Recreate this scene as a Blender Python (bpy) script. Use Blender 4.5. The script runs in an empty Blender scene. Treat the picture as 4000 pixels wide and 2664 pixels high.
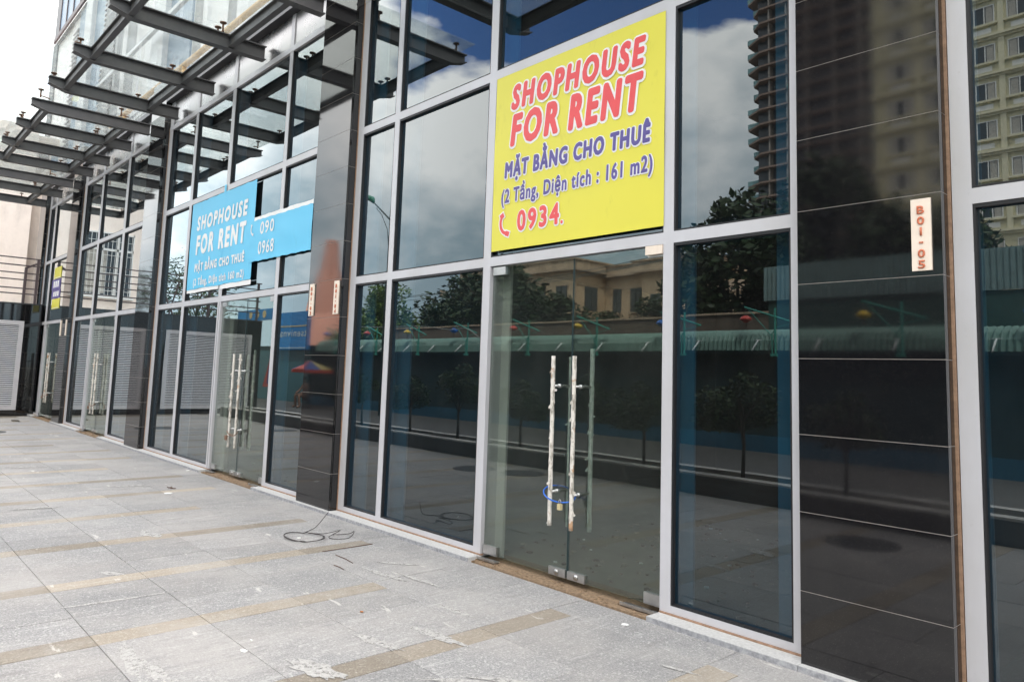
import bpy, math, random
from mathutils import Vector, Matrix
R = math.radians
random.seed(7)
S = bpy.context.scene
C = S.collection

# ------------------------------------------------------------------ camera
cam = bpy.data.cameras.new('camera'); co = bpy.data.objects.new('camera', cam); C.objects.link(co)
r_ = Vector((0.67312416, 0.73882163, 0.03234918)); u_ = Vector((0.05722499, -0.09564844, 0.99376892)); f_ = Vector((-0.73731212, 0.66707869, 0.10666234))
M = Matrix.Identity(4)
for i in range(3):
    M[i][0] = r_[i]; M[i][1] = u_[i]; M[i][2] = -f_[i]
M[0][3], M[1][3], M[2][3] = 2.4083, -3.9238, 1.4606
co.matrix_world = M
cam.sensor_width = 36; cam.lens = 26.069; cam.shift_y = -(1332 - 1149.35) / 4000
cam.clip_start = 0.05; cam.clip_end = 3000
S.camera = co

# ------------------------------------------------------------------ sky, sun, exposure
SUN_EL, SUN_AZ = 56, 52          # azimuth counted from +y towards +x
W = bpy.data.worlds.new('World'); S.world = W; W.use_nodes = True
nt = W.node_tree; N = nt.nodes; L = nt.links; N.clear()
def nn(t, **k):
    n = N.new(t)
    for a, b in k.items(): setattr(n, a, b)
    return n
out = nn('ShaderNodeOutputWorld'); bg = nn('ShaderNodeBackground'); bg.inputs[1].default_value = 0.1
sky = nn('ShaderNodeTexSky'); sky.sky_type = 'NISHITA'; sky.sun_disc = False
sky.sun_elevation = R(SUN_EL); sky.sun_rotation = R(SUN_AZ); sky.air_density = 1.0; sky.dust_density = 1.0; sky.ozone_density = 3.0
tc = nn('ShaderNodeTexCoord'); nrm = nn('ShaderNodeVectorMath', operation='NORMALIZE'); L.new(tc.outputs['Generated'], nrm.inputs[0])
sep = nn('ShaderNodeSeparateXYZ'); L.new(nrm.outputs[0], sep.inputs[0])
# cloud layer: project the direction on a plane overhead so clouds flatten towards the horizon
def mth(op, a, b=None, clamp=False):
    m = nn('ShaderNodeMath', operation=op); m.use_clamp = clamp
    for i, v in enumerate((a, b)):
        if v is None: continue
        if isinstance(v, (int, float)): m.inputs[i].default_value = v
        else: L.new(v, m.inputs[i])
    return m.outputs[0]
mp = nn('ShaderNodeMapping'); mp.inputs['Scale'].default_value = (1.0, 1.0, 2.0); mp.inputs['Location'].default_value = (3.35, 1.2, 0.4)
L.new(nrm.outputs[0], mp.inputs[0])
n1 = nn('ShaderNodeTexNoise'); n1.inputs['Scale'].default_value = 2.4; n1.inputs['Detail'].default_value = 9; n1.inputs['Roughness'].default_value = .52
L.new(mp.outputs[0], n1.inputs['Vector'])
# cover: nearly closed overcast with one large break over the street side
gv = nn('ShaderNodeVectorMath', operation='DOT_PRODUCT'); gv.inputs[1].default_value = (-math.sin(R(41)) * math.cos(R(43)), -math.cos(R(41)) * math.cos(R(43)), math.sin(R(43)))
L.new(nrm.outputs[0], gv.inputs[0])
gap = mth('MULTIPLY', mth('MULTIPLY', mth('SUBTRACT', gv.outputs['Value'], 0.915), 16.0, True), -0.85)
cov = mth('ADD', gap, 0.47)
den = mth('ADD', mth('MULTIPLY', mth('SUBTRACT', n1.outputs[0], 0.5), 2.7), cov)
den = mth('MULTIPLY', den, 7.0, True)
n2 = nn('ShaderNodeTexNoise'); n2.inputs['Scale'].default_value = 4.6; n2.inputs['Detail'].default_value = 8; n2.inputs['Roughness'].default_value = .56
mp2 = nn('ShaderNodeMapping'); mp2.inputs['Location'].default_value = (1.3, 7.7, 2.1); mp2.inputs['Scale'].default_value = (1, 1, 1.7)
L.new(nrm.outputs[0], mp2.inputs[0]); L.new(mp2.outputs[0], n2.inputs['Vector'])
cr = nn('ShaderNodeValToRGB')
# brighter cloud tops, greyer bases near the horizon
br = mth('ADD', mth('MULTIPLY', sep.outputs[2], 3.2), mth('SUBTRACT', mth('MULTIPLY', n2.outputs[0], 2.3), 1.42))
L.new(br, cr.inputs[0])
cr.color_ramp.elements[0].position = 0.15; cr.color_ramp.elements[0].color = (0.33, 0.42, 0.47, 1)
cr.color_ramp.elements[1].position = 0.85; cr.color_ramp.elements[1].color = (1, .985, .96, 1)
e = cr.color_ramp.elements.new(0.5); e.color = (.64, .68, .70, 1)
cs = nn('ShaderNodeVectorMath', operation='SCALE'); L.new(mth('ADD', 26.0, mth('MULTIPLY', mth('MULTIPLY', mth('SUBTRACT', sep.outputs[2], 0.36), 2.2, True), 9.0)), cs.inputs['Scale']); L.new(cr.outputs[0], cs.inputs[0])
sk = nn('ShaderNodeVectorMath', operation='MULTIPLY'); sk.inputs[1].default_value = (1.3, 1.75, 2.4); L.new(sky.outputs[0], sk.inputs[0])
mx = nn('ShaderNodeMix', data_type='RGBA'); L.new(den, mx.inputs[0]); L.new(sk.outputs[0], mx.inputs[6]); L.new(cs.outputs[0], mx.inputs[7])
L.new(mx.outputs[2], bg.inputs[0]); L.new(bg.outputs[0], out.inputs[0])
sd = bpy.data.lights.new('sun', 'SUN'); sd.energy = 3.0; sd.angle = R(3.0); sd.color = (1, .95, .87)
so = bpy.data.objects.new('sun', sd); C.objects.link(so)
az = R(SUN_AZ); el = R(SUN_EL)
so.rotation_euler = Vector((math.sin(az) * math.cos(el), math.cos(az) * math.cos(el), math.sin(el))).to_track_quat('Z', 'Y').to_euler()
S.view_settings.view_transform = 'Standard'; S.view_settings.look = 'None'; S.view_settings.gamma = 1
S.view_settings.use_curve_mapping = False; S.view_settings.exposure = 0.55
S.cycles.max_bounces = 10; S.cycles.transparent_max_bounces = 24; S.cycles.glossy_bounces = 5
S.cycles.caustics_reflective = False; S.cycles.caustics_refractive = False

# ------------------------------------------------------------------ materials
MT = {}
class NB:
    def __init__(s, name):
        s.m = bpy.data.materials.new(name); s.m.use_nodes = True; s.t = s.m.node_tree; s.N = s.t.nodes; s.L = s.t.links
        s.b = s.N.get('Principled BSDF'); s.o = s.N.get('Material Output'); MT[name] = s.m
        s.co = s.n('ShaderNodeTexCoord')
    def n(s, t, **k):
        x = s.N.new(t)
        for a, b in k.items(): setattr(x, a, b)
        return x
    def set(s, **k):
        for a, b in k.items():
            i = s.b.inputs[a.replace('_', ' ')]
            if hasattr(b, 'is_output'): s.L.new(b, i)
            else: i.default_value = b
        return s
    def noise(s, scale, detail=4, rough=.6, sc=(1, 1, 1), coord=None, w=0):
        mpn = s.n('ShaderNodeMapping'); mpn.inputs['Scale'].default_value = sc; mpn.inputs['Location'].default_value = (w, w * .7, w * 1.3)
        if coord is None:
            g = s.n('ShaderNodeNewGeometry'); coord = g.outputs['Position']
        s.L.new(coord, mpn.inputs[0])
        x = s.n('ShaderNodeTexNoise'); x.inputs['Scale'].default_value = scale; x.inputs['Detail'].default_value = detail; x.inputs['Roughness'].default_value = rough
        s.L.new(mpn.outputs[0], x.inputs['Vector']); return x.outputs[0]
    def ramp(s, v, *st):
        x = s.n('ShaderNodeValToRGB'); s.L.new(v, x.inputs[0]); e = x.color_ramp.elements
        while len(e) < len(st): e.new(.5)
        for q, (p, c) in zip(e, st):
            q.position = p; q.color = (c, c, c, 1) if isinstance(c, (int, float)) else (*c, 1)
        return x.outputs[0]
    def mix(s, f, a, b, mode='MIX'):
        x = s.n('ShaderNodeMix', data_type='RGBA', blend_type=mode)
        for i, v in ((0, f), (6, a), (7, b)):
            if hasattr(v, 'is_output'): s.L.new(v, x.inputs[i])
            elif i == 0: x.inputs[0].default_value = v
            else: x.inputs[i].default_value = (*v, 1) if len(v) == 3 else v
        return x.outputs[2]
    def bump(s, h, st=.3, d=.01):
        x = s.n('ShaderNodeBump'); x.inputs['Strength'].default_value = st; x.inputs['Distance'].default_value = d
        s.L.new(h, x.inputs['Height']); s.L.new(x.outputs[0], s.b.inputs['Normal']); return s
    def rnd(s):
        return s.n('ShaderNodeObjectInfo').outputs['Random']
    def math(s, op, a, b=0.0, clamp=False):
        x = s.n('ShaderNodeMath', operation=op); x.use_clamp = clamp
        for i, v in enumerate((a, b)):
            if hasattr(v, 'is_output'): s.L.new(v, x.inputs[i])
            else: x.inputs[i].default_value = v
        return x.outputs[0]

def simple(name, col, rough=.6, metal=0.0, var=.12, sc=6.0, bump=0.0, spec=.5):
    b = NB(name); nz = b.noise(sc, 5, .65)
    lo = tuple(c * (1 - var) for c in col); hi = tuple(min(1, c * (1 + var)) for c in col)
    b.set(Base_Color=b.ramp(nz, (.3, lo), (.7, hi)), Roughness=rough, Metallic=metal, Specular_IOR_Level=spec)
    if bump: b.bump(b.noise(sc * 12, 3), bump, .004)
    return b
def weathered(name, col, stain, rough=.8, amt=.5, sc=1.2):
    b = NB(name); a = b.noise(sc, 6, .65); s2 = b.noise(sc * 3, 5, .7, (1, 1, .12), w=5)
    f = b.math('MULTIPLY', b.ramp(a, (.42, 0), (.66, 1)), b.ramp(s2, (.4, 0), (.62, 1)))
    f = b.math('MULTIPLY', f, amt)
    c = b.mix(f, b.mix(b.noise(9, 4), tuple(x * .93 for x in col), tuple(min(1, x * 1.06) for x in col)), stain)
    b.set(Base_Color=c, Roughness=rough); return b

# silver powder-coated aluminium with dust
b = NB('aluminium'); g = b.noise(2.2, 5, .6, (1, 1, .5)); g2 = b.noise(40, 3, .7)
c = b.mix(b.ramp(g, (.35, 0), (.75, 1)), (.565, .555, .585), (.49, .475, .48)); c = b.mix(b.ramp(g2, (.62, 0), (.8, .35)), c, (.36, .33, .30))
b.set(Base_Color=c, Roughness=.42, Metallic=.12)
b = NB('fascia_metal'); g = b.noise(1.4, 5, .6)
b.set(Base_Color=b.ramp(g, (.3, (.30, .295, .30)), (.75, (.40, .39, .385))), Roughness=b.ramp(g, (.3, .22), (.8, .38)), Metallic=.75)
simple('gasket', (.012, .012, .014), .5)
simple('dark_trim', (.03, .03, .035), .45)
# polished black granite
b = NB('black_granite'); sp = b.noise(330, 2, .5); d1 = b.noise(2.5, 6, .7, (1, 1, .3)); fl = b.noise(520, 1, .5)
c = b.mix(b.ramp(sp, (.55, 0), (.72, 1)), (.005, .005, .006), (.016, .015, .016)); c = b.mix(b.ramp(fl, (.72, 0), (.75, 1)), c, (.26, .24, .22))
c = b.mix(b.math('MULTIPLY', b.ramp(d1, (.5, 0), (.8, 1)), .10), c, (.085, .078, .07))
c = b.mix(b.math('MULTIPLY', b.rnd(), .05), c, (.045, .043, .045))
b.set(Base_Color=c, Roughness=b.ramp(d1, (.35, .03), (.8, .08)), IOR=1.63); b.bump(b.noise(1.1, 2), .07, .003)
simple('grout', (.38, .34, .31), .9); simple('sealant', (.30, .185, .12), .8, var=.25, sc=30)
# sawn granite paving
def paving(name, base, dark, light, pink, lo=.9):
    b = NB(name); sp = b.noise(105, 3, .85); sp2 = b.noise(48, 3, .8, w=3); m1 = b.noise(1.0, 4, .6, w=8); m2 = b.noise(1.3, 6, .7, (1, 1, 1), w=2)
    c = b.mix(b.ramp(sp, (.38, 0), (.60, 1)), dark, base); c = b.mix(b.ramp(sp2, (.54, 0), (.66, .8)), c, light)
    c = b.mix(b.ramp(m1, (.40, 0), (.62, .5)), c, pink); m3 = b.noise(5, 6, .75, (5.0, .9, 1), w=31); c = b.mix(b.ramp(m3, (.34, .50), (.47, 0)), c, tuple(x * 1.1 for x in dark)); m4 = b.noise(4, 6, .7, (6.0, .7, 1), w=51); c = b.mix(b.ramp(m4, (.58, 0), (.70, .5)), c, light)
    rr = b.rnd(); tone = b.ramp(rr, (0, lo), (.45, .98), (1, 1.06 + (.9 - lo) * .8)); c = b.mix(1.0, c, tone, 'MULTIPLY')
    dust = b.ramp(m2, (.50, 0), (.72, .5)); c = b.mix(dust, c, (.44, .42, .40))
    st = b.noise(2.4, 5, .62, (1.0, 3.2, 1), w=14); st = b.ramp(st, (.665, 0), (.70, .55)); c = b.mix(st, c, (.66, .63, .59))
    dk = b.noise(2.0, 6, .7, (3.0, 1.0, 1), w=21); dk = b.ramp(dk, (.60, 0), (.76, .6)); c = b.mix(dk, c, (.17, .155, .15))
    b.set(Base_Color=c, Roughness=.85, Specular_IOR_Level=.15); b.bump(sp, .25, .002)
paving('grey_granite', (.36, .35, .345), (.185, .182, .185), (.52, .505, .49), (.40, .37, .35))
paving('tan_granite', (.35, .305, .25), (.23, .195, .16), (.46, .42, .36), (.37, .32, .27), .74)
simple('joint_dirt', (.19, .165, .14), .95, var=.3, sc=20)
b = simple('sill_stone', (.50, .49, .48), .8, var=.18, sc=60)
b = NB('sill_edge'); b.set(Base_Color=b.ramp(b.noise(30, 5, .7), (.35, (.20, .20, .215)), (.65, (.40, .40, .41))), Roughness=.7)
simple('brown_dirt', (.25, .17, .105), .95, var=.45, sc=40, bump=.5)
b = NB('mortar_smear'); b.set(Base_Color=b.ramp(b.noise(60, 5, .8), (.38, (.38, .365, .35)), (.62, (.56, .54, .52))), Roughness=.9)
tr = b.n('ShaderNodeBsdfTransparent'); ms = b.n('ShaderNodeMixShader'); b.L.new(b.ramp(b.noise(26, 6, .8, (1, 1, 1), w=5), (.33, 0), (.50, .85)), ms.inputs[0]); b.L.new(tr.outputs[0], ms.inputs[1]); b.L.new(b.b.outputs[0], ms.inputs[2]); b.L.new(ms.outputs[0], b.o.inputs[0])
simple('white_scrap', (.82, .81, .79), .8, var=.05)
simple('twig_brown', (.11, .06, .045), .9); simple('dark_leaf', (.07, .06, .045), .9); simple('orange_leaf', (.45, .17, .05), .8)
simple('cable_black', (.03, .022, .022), .6); simple('blue_cable', (.02, .13, .55), .35, var=.05)
b = simple('stainless', (.50, .49, .48), .3, .9, .15, 12)
# peeling protective film on the handles
b = NB('film_wrap'); a = b.noise(28, 5, .7, (1, 1, .35)); d = b.noise(70, 4, .7)
c = b.mix(b.ramp(a, (.38, 0), (.50, 1)), (.28, .25, .21), (.68, .635, .58)); c = b.mix(b.ramp(d, (.60, 0), (.68, .8)), c, (.12, .095, .07)); c = b.mix(b.ramp(b.noise(9, 3, w=4), (.61, 0), (.67, .8)), c, (.42, .20, .07))
b.set(Base_Color=c, Roughness=.7); b.bump(a, .6, .003)
b = NB('film_inner'); a = b.noise(30, 5, .7, (1, 1, .3))
b.set(Base_Color=b.ramp(a, (.38, (.45, .50, .47)), (.62, (.80, .84, .80))), Roughness=.7); b.bump(a, .6, .003)
b = NB('steel_paint'); a = b.noise(3, 6, .7)
c = b.mix(b.ramp(a, (.35, 0), (.7, 1)), (.085, .082, .086), (.125, .12, .118)); c = b.mix(b.ramp(b.noise(16, 5, .75), (.66, 0), (.78, .7)), c, (.20, .10, .06))
b.set(Base_Color=c, Roughness=.5, Specular_IOR_Level=.5)
simple('rusty_steel', (.22, .13, .09), .7, .3, .4, 30)
simple('wing_metal', (.52, .50, .515), .5, .1, .08); simple('slat_metal', (.56, .555, .575), .45, .1, .05)
weathered('cream_sunlit', (.95, .83, .75), (.33, .27, .23), amt=.3); weathered('cream_shade', (.74, .64, .56), (.30, .26, .23), amt=.45)  # one cream paint: sunlight put into the first tone, tower shade into the second
simple('pale_paint', (.80, .76, .72), .8); simple('teal_band', (.27, .45, .40), .7)
simple('rail_paint', (.085, .06, .062), .5); simple('window_white', (.80, .80, .78), .5, var=.04)
simple('curtain', (.42, .40, .36), .9, var=.3, sc=8); simple('window_dark', (.03, .04, .05), .12, var=.3)
simple('cladding_white', (.84, .82, .82), .45, var=.05); simple('cladding_grey', (.56, .56, .58), .45, var=.05); simple('pink_cladding', (.74, .62, .62), .6, var=.04)
b = NB('tower_glass'); b.set(Base_Color=b.ramp(b.noise(.5, 4), (.3, (.10, .17, .26)), (.7, (.17, .26, .36))), Roughness=.35, IOR=1.3)
simple('yellow_pipe', (.62, .33, .06), .5, var=.08)
simple('lining', (.60, .60, .58), .8, var=.06); simple('interior_wall', (.24, .235, .225), .85, var=.08); simple('interior_dark', (.10, .10, .10), .9)
b = NB('screed'); a = b.noise(1.2, 6, .7); d = b.noise(14, 5, .75)
c = b.mix(b.ramp(a, (.3, 0), (.7, 1)), (.20, .18, .15), (.31, .285, .24)); c = b.mix(b.ramp(d, (.62, 0), (.74, .6)), c, (.13, .11, .09))
b.set(Base_Color=c, Roughness=.9)
simple('debris', (.30, .25, .20), .9, var=.5, sc=25)
simple('asphalt', (.085, .083, .08), .85, var=.2, sc=3, bump=.4); simple('kerb', (.60, .58, .55), .8, var=.2, sc=5); simple('planter_front', (.10, .095, .095), .35, var=.2)
simple('soil', (.055, .04, .03), 1); simple('manhole', (.06, .06, .062), .6, .3)
simple('street_grey', (.15, .145, .14), .9, var=.15, sc=1)
simple('green_paint', (.05, .36, .29), .5, var=.1); simple('awning_green', (.15, .27, .235), .55, var=.15, sc=3); simple('fence_green', (.008, .030, .034), .6, var=.3, sc=2); simple('fence_blue', (.018, .10, .17), .5)
simple('shed_green', (.035, .09, .075), .6, var=.2); simple('shed_fascia', (.25, .36, .36), .55, var=.2, sc=4)
weathered('old_wall', (.17, .135, .105), (.04, .035, .03), .9, .8, .8); weathered('villa_wall', (.62, .47, .32), (.28, .19, .13), .85, .35, .5)
weathered('villa_parapet', (.58, .45, .33), (.13, .08, .05), .85, .95, 1.0); simple('villa_shutter', (.07, .085, .085), .7); simple('villa_soffit', (.42, .33, .25), .85)
simple('hotel_wall', (.60, .56, .38), .8, var=.1, sc=.6); simple('hotel_trim', (.70, .66, .48), .8, var=.08)
simple('tower_slab', (.24, .17, .14), .8, var=.2, sc=.3); simple('tower_body', (.05, .06, .075), .3, var=.35, sc=.3); simple('tower_line', (.30, .27, .25), .7); simple('balcony_glass', (.20, .36, .38), .15)
weathered('petal_pink', (.72, .36, .27), (.55, .30, .2), .8, .3, .05)
for nme, colr in (('lantern_red', (.55, .05, .035)), ('lantern_yellow', (.72, .48, .02)), ('lantern_blue', (.01, .16, .62))): simple(nme, colr, .35, var=.12, sc=30)
simple('lamp_green', (.03, .20, .12), .4); simple('lamp_pole', (.10, .13, .13), .5); simple('white_rod', (.62, .66, .66), .4); simple('wire', (.35, .36, .34), .6)
simple('kiosk_blue', (.02, .22, .55), .4, var=.1, sc=1); simple('kiosk_wall', (.03, .12, .14), .4); simple('kiosk_text', (.62, .70, .72), .5); simple('kiosk_gold', (.55, .45, .25), .5)
simple('umb_blue', (.03, .07, .25), .6); simple('umb_red', (.45, .06, .04), .6); simple('umb_yellow', (.45, .38, .15), .6)
simple('skin', (.35, .20, .14), .6); simple('shirt', (.30, .28, .27), .8); simple('trousers', (.04, .04, .06), .8); simple('hair', (.02, .015, .012), .6)
simple('bark', (.06, .05, .04), .9, var=.3, sc=15)
def foliage(name, a, c2):
    b = NB(name); r = b.rnd(); nz = b.noise(1.6, 4, .7); nz2 = b.noise(9, 2, .6)
    b.set(Base_Color=b.mix(b.ramp(nz2, (.35, 0), (.65, 1)), b.mix(nz, a, c2), tuple(x * .55 for x in a)), Roughness=.55, Specular_IOR_Level=.4)
    try: b.b.inputs['Transmission Weight'].default_value = 0
    except Exception: pass
foliage('leaf_dark', (.018, .045, .014), (.05, .095, .025)); foliage('leaf_light', (.08, .15, .02), (.17, .28, .045)); foliage('leaf_mid', (.02, .05, .012), (.05, .10, .02))
# banners and plates
def banner_mat(name, col, wear):
    b = NB(name); a = b.noise(1.5, 4); w = b.noise(5, 6, .75, (1, 1, .35), w=3)
    c = b.mix(b.ramp(a, (.3, 0), (.7, 1)), tuple(x * .95 for x in col), col); c = b.mix(b.ramp(w, (.60, 0), (.78, wear)), c, tuple(x * .45 for x in col))
    b.set(Base_Color=c, Roughness=.42); b.bump(b.noise(2.0, 2, .5, (1, 1, .4), w=9), .35, .012)
banner_mat('banner_yellow', (.72, .65, .06), .35); banner_mat('banner_blue', (.085, .52, .80), .5)
simple('print_white', (.82, .80, .79), .5, var=.03); simple('print_red', (.74, .075, .08), .45, var=.06); simple('print_navy', (.10, .075, .28), .45, var=.08)
simple('plate_cream', (.80, .68, .57), .5, var=.06, sc=20); simple('plate_letter', (.55, .15, .07), .5, var=.1)
simple('tape_white', (.8, .78, .76), .5)

def glass(name, tint, gl, spec_mul=1.0, dirt=0.0, dcol=(.5, .5, .48), ior=1.52, wave=0.0, rough=0.0, trans=False):
    b = NB(name); b.N.remove(b.b)
    tr = b.n('ShaderNodeBsdfTransparent'); tr.inputs[0].default_value = (*tint, 1)
    g = b.n('ShaderNodeBsdfGlossy'); g.inputs['Color'].default_value = (*gl, 1); g.inputs['Roughness'].default_value = rough
    geo = b.n('ShaderNodeNewGeometry'); dp = b.n('ShaderNodeVectorMath', operation='DOT_PRODUCT'); b.L.new(geo.outputs['Normal'], dp.inputs[0]); b.L.new(geo.outputs['Incoming'], dp.inputs[1])
    f0 = ((ior - 1) / (ior + 1)) ** 2
    fr = b.math('ADD', b.math('MULTIPLY', b.math('POWER', b.math('SUBTRACT', 1.0, b.math('ABSOLUTE', dp.outputs['Value']), True), 5.0), 1 - f0), f0)
    # a thin pane reflects alike from both sides
    two = b.math('DIVIDE', b.math('MULTIPLY', fr, 2.0), b.math('ADD', fr, 1.0))
    two = b.math('MULTIPLY', two, spec_mul, True)
    m = b.n('ShaderNodeMixShader'); b.L.new(two, m.inputs[0]); b.L.new(tr.outputs[0], m.inputs[1]); b.L.new(g.outputs[0], m.inputs[2])
    last = m.outputs[0]
    if wave:
        bp = b.n('ShaderNodeBump'); bp.inputs['Strength'].default_value = wave; bp.inputs['Distance'].default_value = .01
        b.L.new(b.noise(.9, 1, .4), bp.inputs['Height']); b.L.new(bp.outputs[0], g.inputs['Normal'])
    if dirt:
        df = b.n('ShaderNodeBsdfTranslucent' if trans else 'ShaderNodeBsdfDiffuse'); df.inputs[0].default_value = (*dcol, 1)
        f = b.ramp(b.noise(2.2, 7, .75, (1, 1, .35)), (.40, dirt * .35), (.75, dirt))
        m2 = b.n('ShaderNodeMixShader'); b.L.new(f, m2.inputs[0]); b.L.new(last, m2.inputs[1]); b.L.new(df.outputs[0], m2.inputs[2]); last = m2.outputs[0]
    b.L.new(last, b.o.inputs[0])
glass('window_glass', (.085, .23, .31), (.92, .98, 1.0), 1.45, .02, wave=.09)
glass('door_glass', (.74, .775, .75), (.95, 1.0, .96), 1.0, .03, wave=.03)
glass('canopy_glass', (.92, .95, .94), (1, 1, 1), .8, .13, (.86, .90, .88), trans=True)
glass('kiosk_glass', (.3, .5, .5), (.9, 1, 1), 1)

# ------------------------------------------------------------------ mesh helpers
class MB:
    def __init__(s): s.v = []; s.f = []; s.mi = []; s.cur = 0
    def add(s, vs, fs):
        n = len(s.v); s.v += [tuple(v) for v in vs]; s.f += [tuple(i + n for i in q) for q in fs]; s.mi += [s.cur] * len(fs); return s
    def box(s, x0, x1, y0, y1, z0, z1):
        return s.add([(x, y, z) for x in (x0, x1) for y in (y0, y1) for z in (z0, z1)],
                     [(0, 1, 3, 2), (4, 6, 7, 5), (0, 4, 5, 1), (2, 3, 7, 6), (0, 2, 6, 4), (1, 5, 7, 3)])
    def bar(s, a, b, w, h=None):      # rectangular bar between two points
        a = Vector(a); b = Vector(b); d = (b - a).normalized(); h = h or w
        up = Vector((0, 0, 1)) if abs(d.z) < .95 else Vector((0, 1, 0))
        sx = d.cross(up).normalized() * (w / 2); sz = sx.cross(d).normalized() * (h / 2)
        vs = [p + i * sx + j * sz for p in (a, b) for i, j in ((-1, -1), (1, -1), (1, 1), (-1, 1))]
        return s.add(vs, [(0, 1, 2, 3), (7, 6, 5, 4), (0, 4, 5, 1), (1, 5, 6, 2), (2, 6, 7, 3), (3, 7, 4, 0)])
    def tube(s, pts, r, n=8, cap=True):
        pts = [Vector(p) for p in pts]; rr = r if isinstance(r, (list, tuple)) else [r] * len(pts); rings = []
        prev = None
        for i, p in enumerate(pts):
            d = (pts[min(i + 1, len(pts) - 1)] - pts[max(i - 1, 0)]).normalized()
            if prev is None:
                up = Vector((0, 0, 1)) if abs(d.z) < .9 else Vector((1, 0, 0)); a = d.cross(up).normalized()
            else: a = (prev - d * prev.dot(d)).normalized()
            prev = a; bb = d.cross(a)
            rings.append([p + (a * math.cos(t) + bb * math.sin(t)) * rr[i] for t in [2 * math.pi * k / n for k in range(n)]])
        vs = [v for q in rings for v in q]; fs = []
        for i in range(len(pts) - 1):
            for k in range(n):
                fs.append((i * n + k, i * n + (k + 1) % n, (i + 1) * n + (k + 1) % n, (i + 1) * n + k))
        if cap: fs.append(tuple(range(n))[::-1]); fs.append(tuple((len(pts) - 1) * n + k for k in range(n)))
        return s.add(vs, fs)
    def lathe(s, prof, c=(0, 0, 0), n=16):
        vs = [(c[0] + r * math.cos(2 * math.pi * k / n), c[1] + r * math.sin(2 * math.pi * k / n), c[2] + z) for r, z in prof for k in range(n)]
        fs = [(i * n + k, i * n + (k + 1) % n, (i + 1) * n + (k + 1) % n, (i + 1) * n + k) for i in range(len(prof) - 1) for k in range(n)]
        fs += [tuple(range(n))[::-1], tuple((len(prof) - 1) * n + k for k in range(n))]
        return s.add(vs, fs)
    def poly(s, pts, t, axis=2):      # flat irregular polygon with thickness t (pts in 3D)
        n = len(pts); off = [0, 0, 0]; off[axis] = t
        top = [tuple(p[i] + off[i] for i in range(3)) for p in pts]
        return s.add(list(pts) + top, [tuple(range(n))[::-1], tuple(range(n, 2 * n))] + [(k, (k + 1) % n, (k + 1) % n + n, k + n) for k in range(n)])
    def mesh(s, name, mats, smooth=False):
        me = bpy.data.meshes.new(name); me.from_pydata(s.v, [], s.f)
        for m in (mats if isinstance(mats, (list, tuple)) else [mats]): me.materials.append(MT[m] if isinstance(m, str) else m)
        if s.cur: me.polygons.foreach_set('material_index', s.mi)
        if smooth: me.polygons.foreach_set('use_smooth', [True] * len(me.polygons))
        me.update(); return me
    def build(s, name, mats, parent=None, smooth=False, loc=None):
        return put(name, s.mesh(name, mats, smooth), parent, loc)
def put(name, me, parent=None, loc=None, rot=None, scale=None):
    o = bpy.data.objects.new(name, me); C.objects.link(o)
    if parent is not None: o.parent = parent
    if loc: o.location = loc
    if rot: o.rotation_euler = rot
    if scale: o.scale = scale
    return o
def tag(o, label=None, cat=None, group=None, kind=None):
    for k, v in (('label', label), ('category', cat), ('group', group), ('kind', kind)):
        if v: o[k] = v
    return o
def thing(name, label, cat, loc=(0, 0, 0), group=None, rot=0):
    o = bpy.data.objects.new(name, None); C.objects.link(o); o.location = loc; o.rotation_euler = (0, 0, rot); o.empty_display_size = .2
    return tag(o, label, cat, group)
def copy_tree(o, parent=None):
    c = o.copy(); C.objects.link(c); c.parent = parent
    for ch in [x for x in KIDS.get(o.name, [])]: copy_tree(ch, c)
    return c
KIDS = {}
def index_kids():
    KIDS.clear()
    for o in S.objects:
        if o.parent: KIDS.setdefault(o.parent.name, []).append(o)
def bx(name, mat, parent, *a): return MB().box(*a).build(name, mat, parent)

# ------------------------------------------------------------------ key dimensions (metres; facade frame face is y=0, x runs along it, z up)
TILE = 0.4
T1B, T1T, T2B, T2T, T3, FT = 2.333, 2.408, 3.930, 4.007, 5.502, 5.93
Z0, ZB = 0.040, 0.083
GY = 0.035                        # plane of the fixed glass
PF = -0.096                       # pillar faces
PIL = [(-21.35, -20.62), (-17.513, -16.775), (-11.675, -10.896), (-5.194, -4.476), (0.487, 1.204), (6.2, 6.9)]

# ------------------------------------------------------------------ ground
tag(MB().box(-400, 200, -400, 300, -1.0, -.06).build('ground', 'street_grey'), kind='structure')
tag(MB().box(-20.15, 9, -4.34, 12, -.5, -.012).build('paving_bed', 'joint_dirt'), kind='structure')
pv = thing('paving', None, None); tag(pv, kind='structure')
J = .002
rows = [(-.41, -.135)] + [(-1.02 - .5875 * i, -.435 - .5875 * i) for i in range(7)]
rows = [(-.430, -.12), (-1.02, -.430), (-1.62, -1.02), (-2.202, -1.62), (-2.775, -2.202), (-3.36, -2.775), (-3.95, -3.36), (-4.335, -3.95)]
PITCH = 1.142; X0 = -2.135
cells = []
for k in range(-17, 7):
    xs = X0 + PITCH * k
    for ri, (ya, yb) in enumerate(rows):
        rnd = random.Random(k * 31 + ri * 7)
        a, b_ = xs + .178, xs + PITCH
        if ri == 0: cells.append(('grey_granite', xs, b_, ya, yb)) if k % 2 else cells.extend([('grey_granite', xs, xs + .62, ya, yb), ('grey_granite', xs + .62, b_, ya, yb)])
        else:
            strip = not (ri == 1 and k % 3 == 0)
            if strip: cells.append(('tan_granite', xs, xs + .178, ya, yb))
            else: a = xs
            if rnd.random() < .6:
                sx = a + (.60 if rnd.random() < .6 else .37); cells += [('grey_granite', a, sx, ya, yb), ('grey_granite', sx, b_, ya, yb)]
            else: cells.append(('grey_granite', a, b_, ya, yb))
shared = {}; near = []; far = {'grey_granite': MB(), 'tan_granite': MB()}
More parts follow.
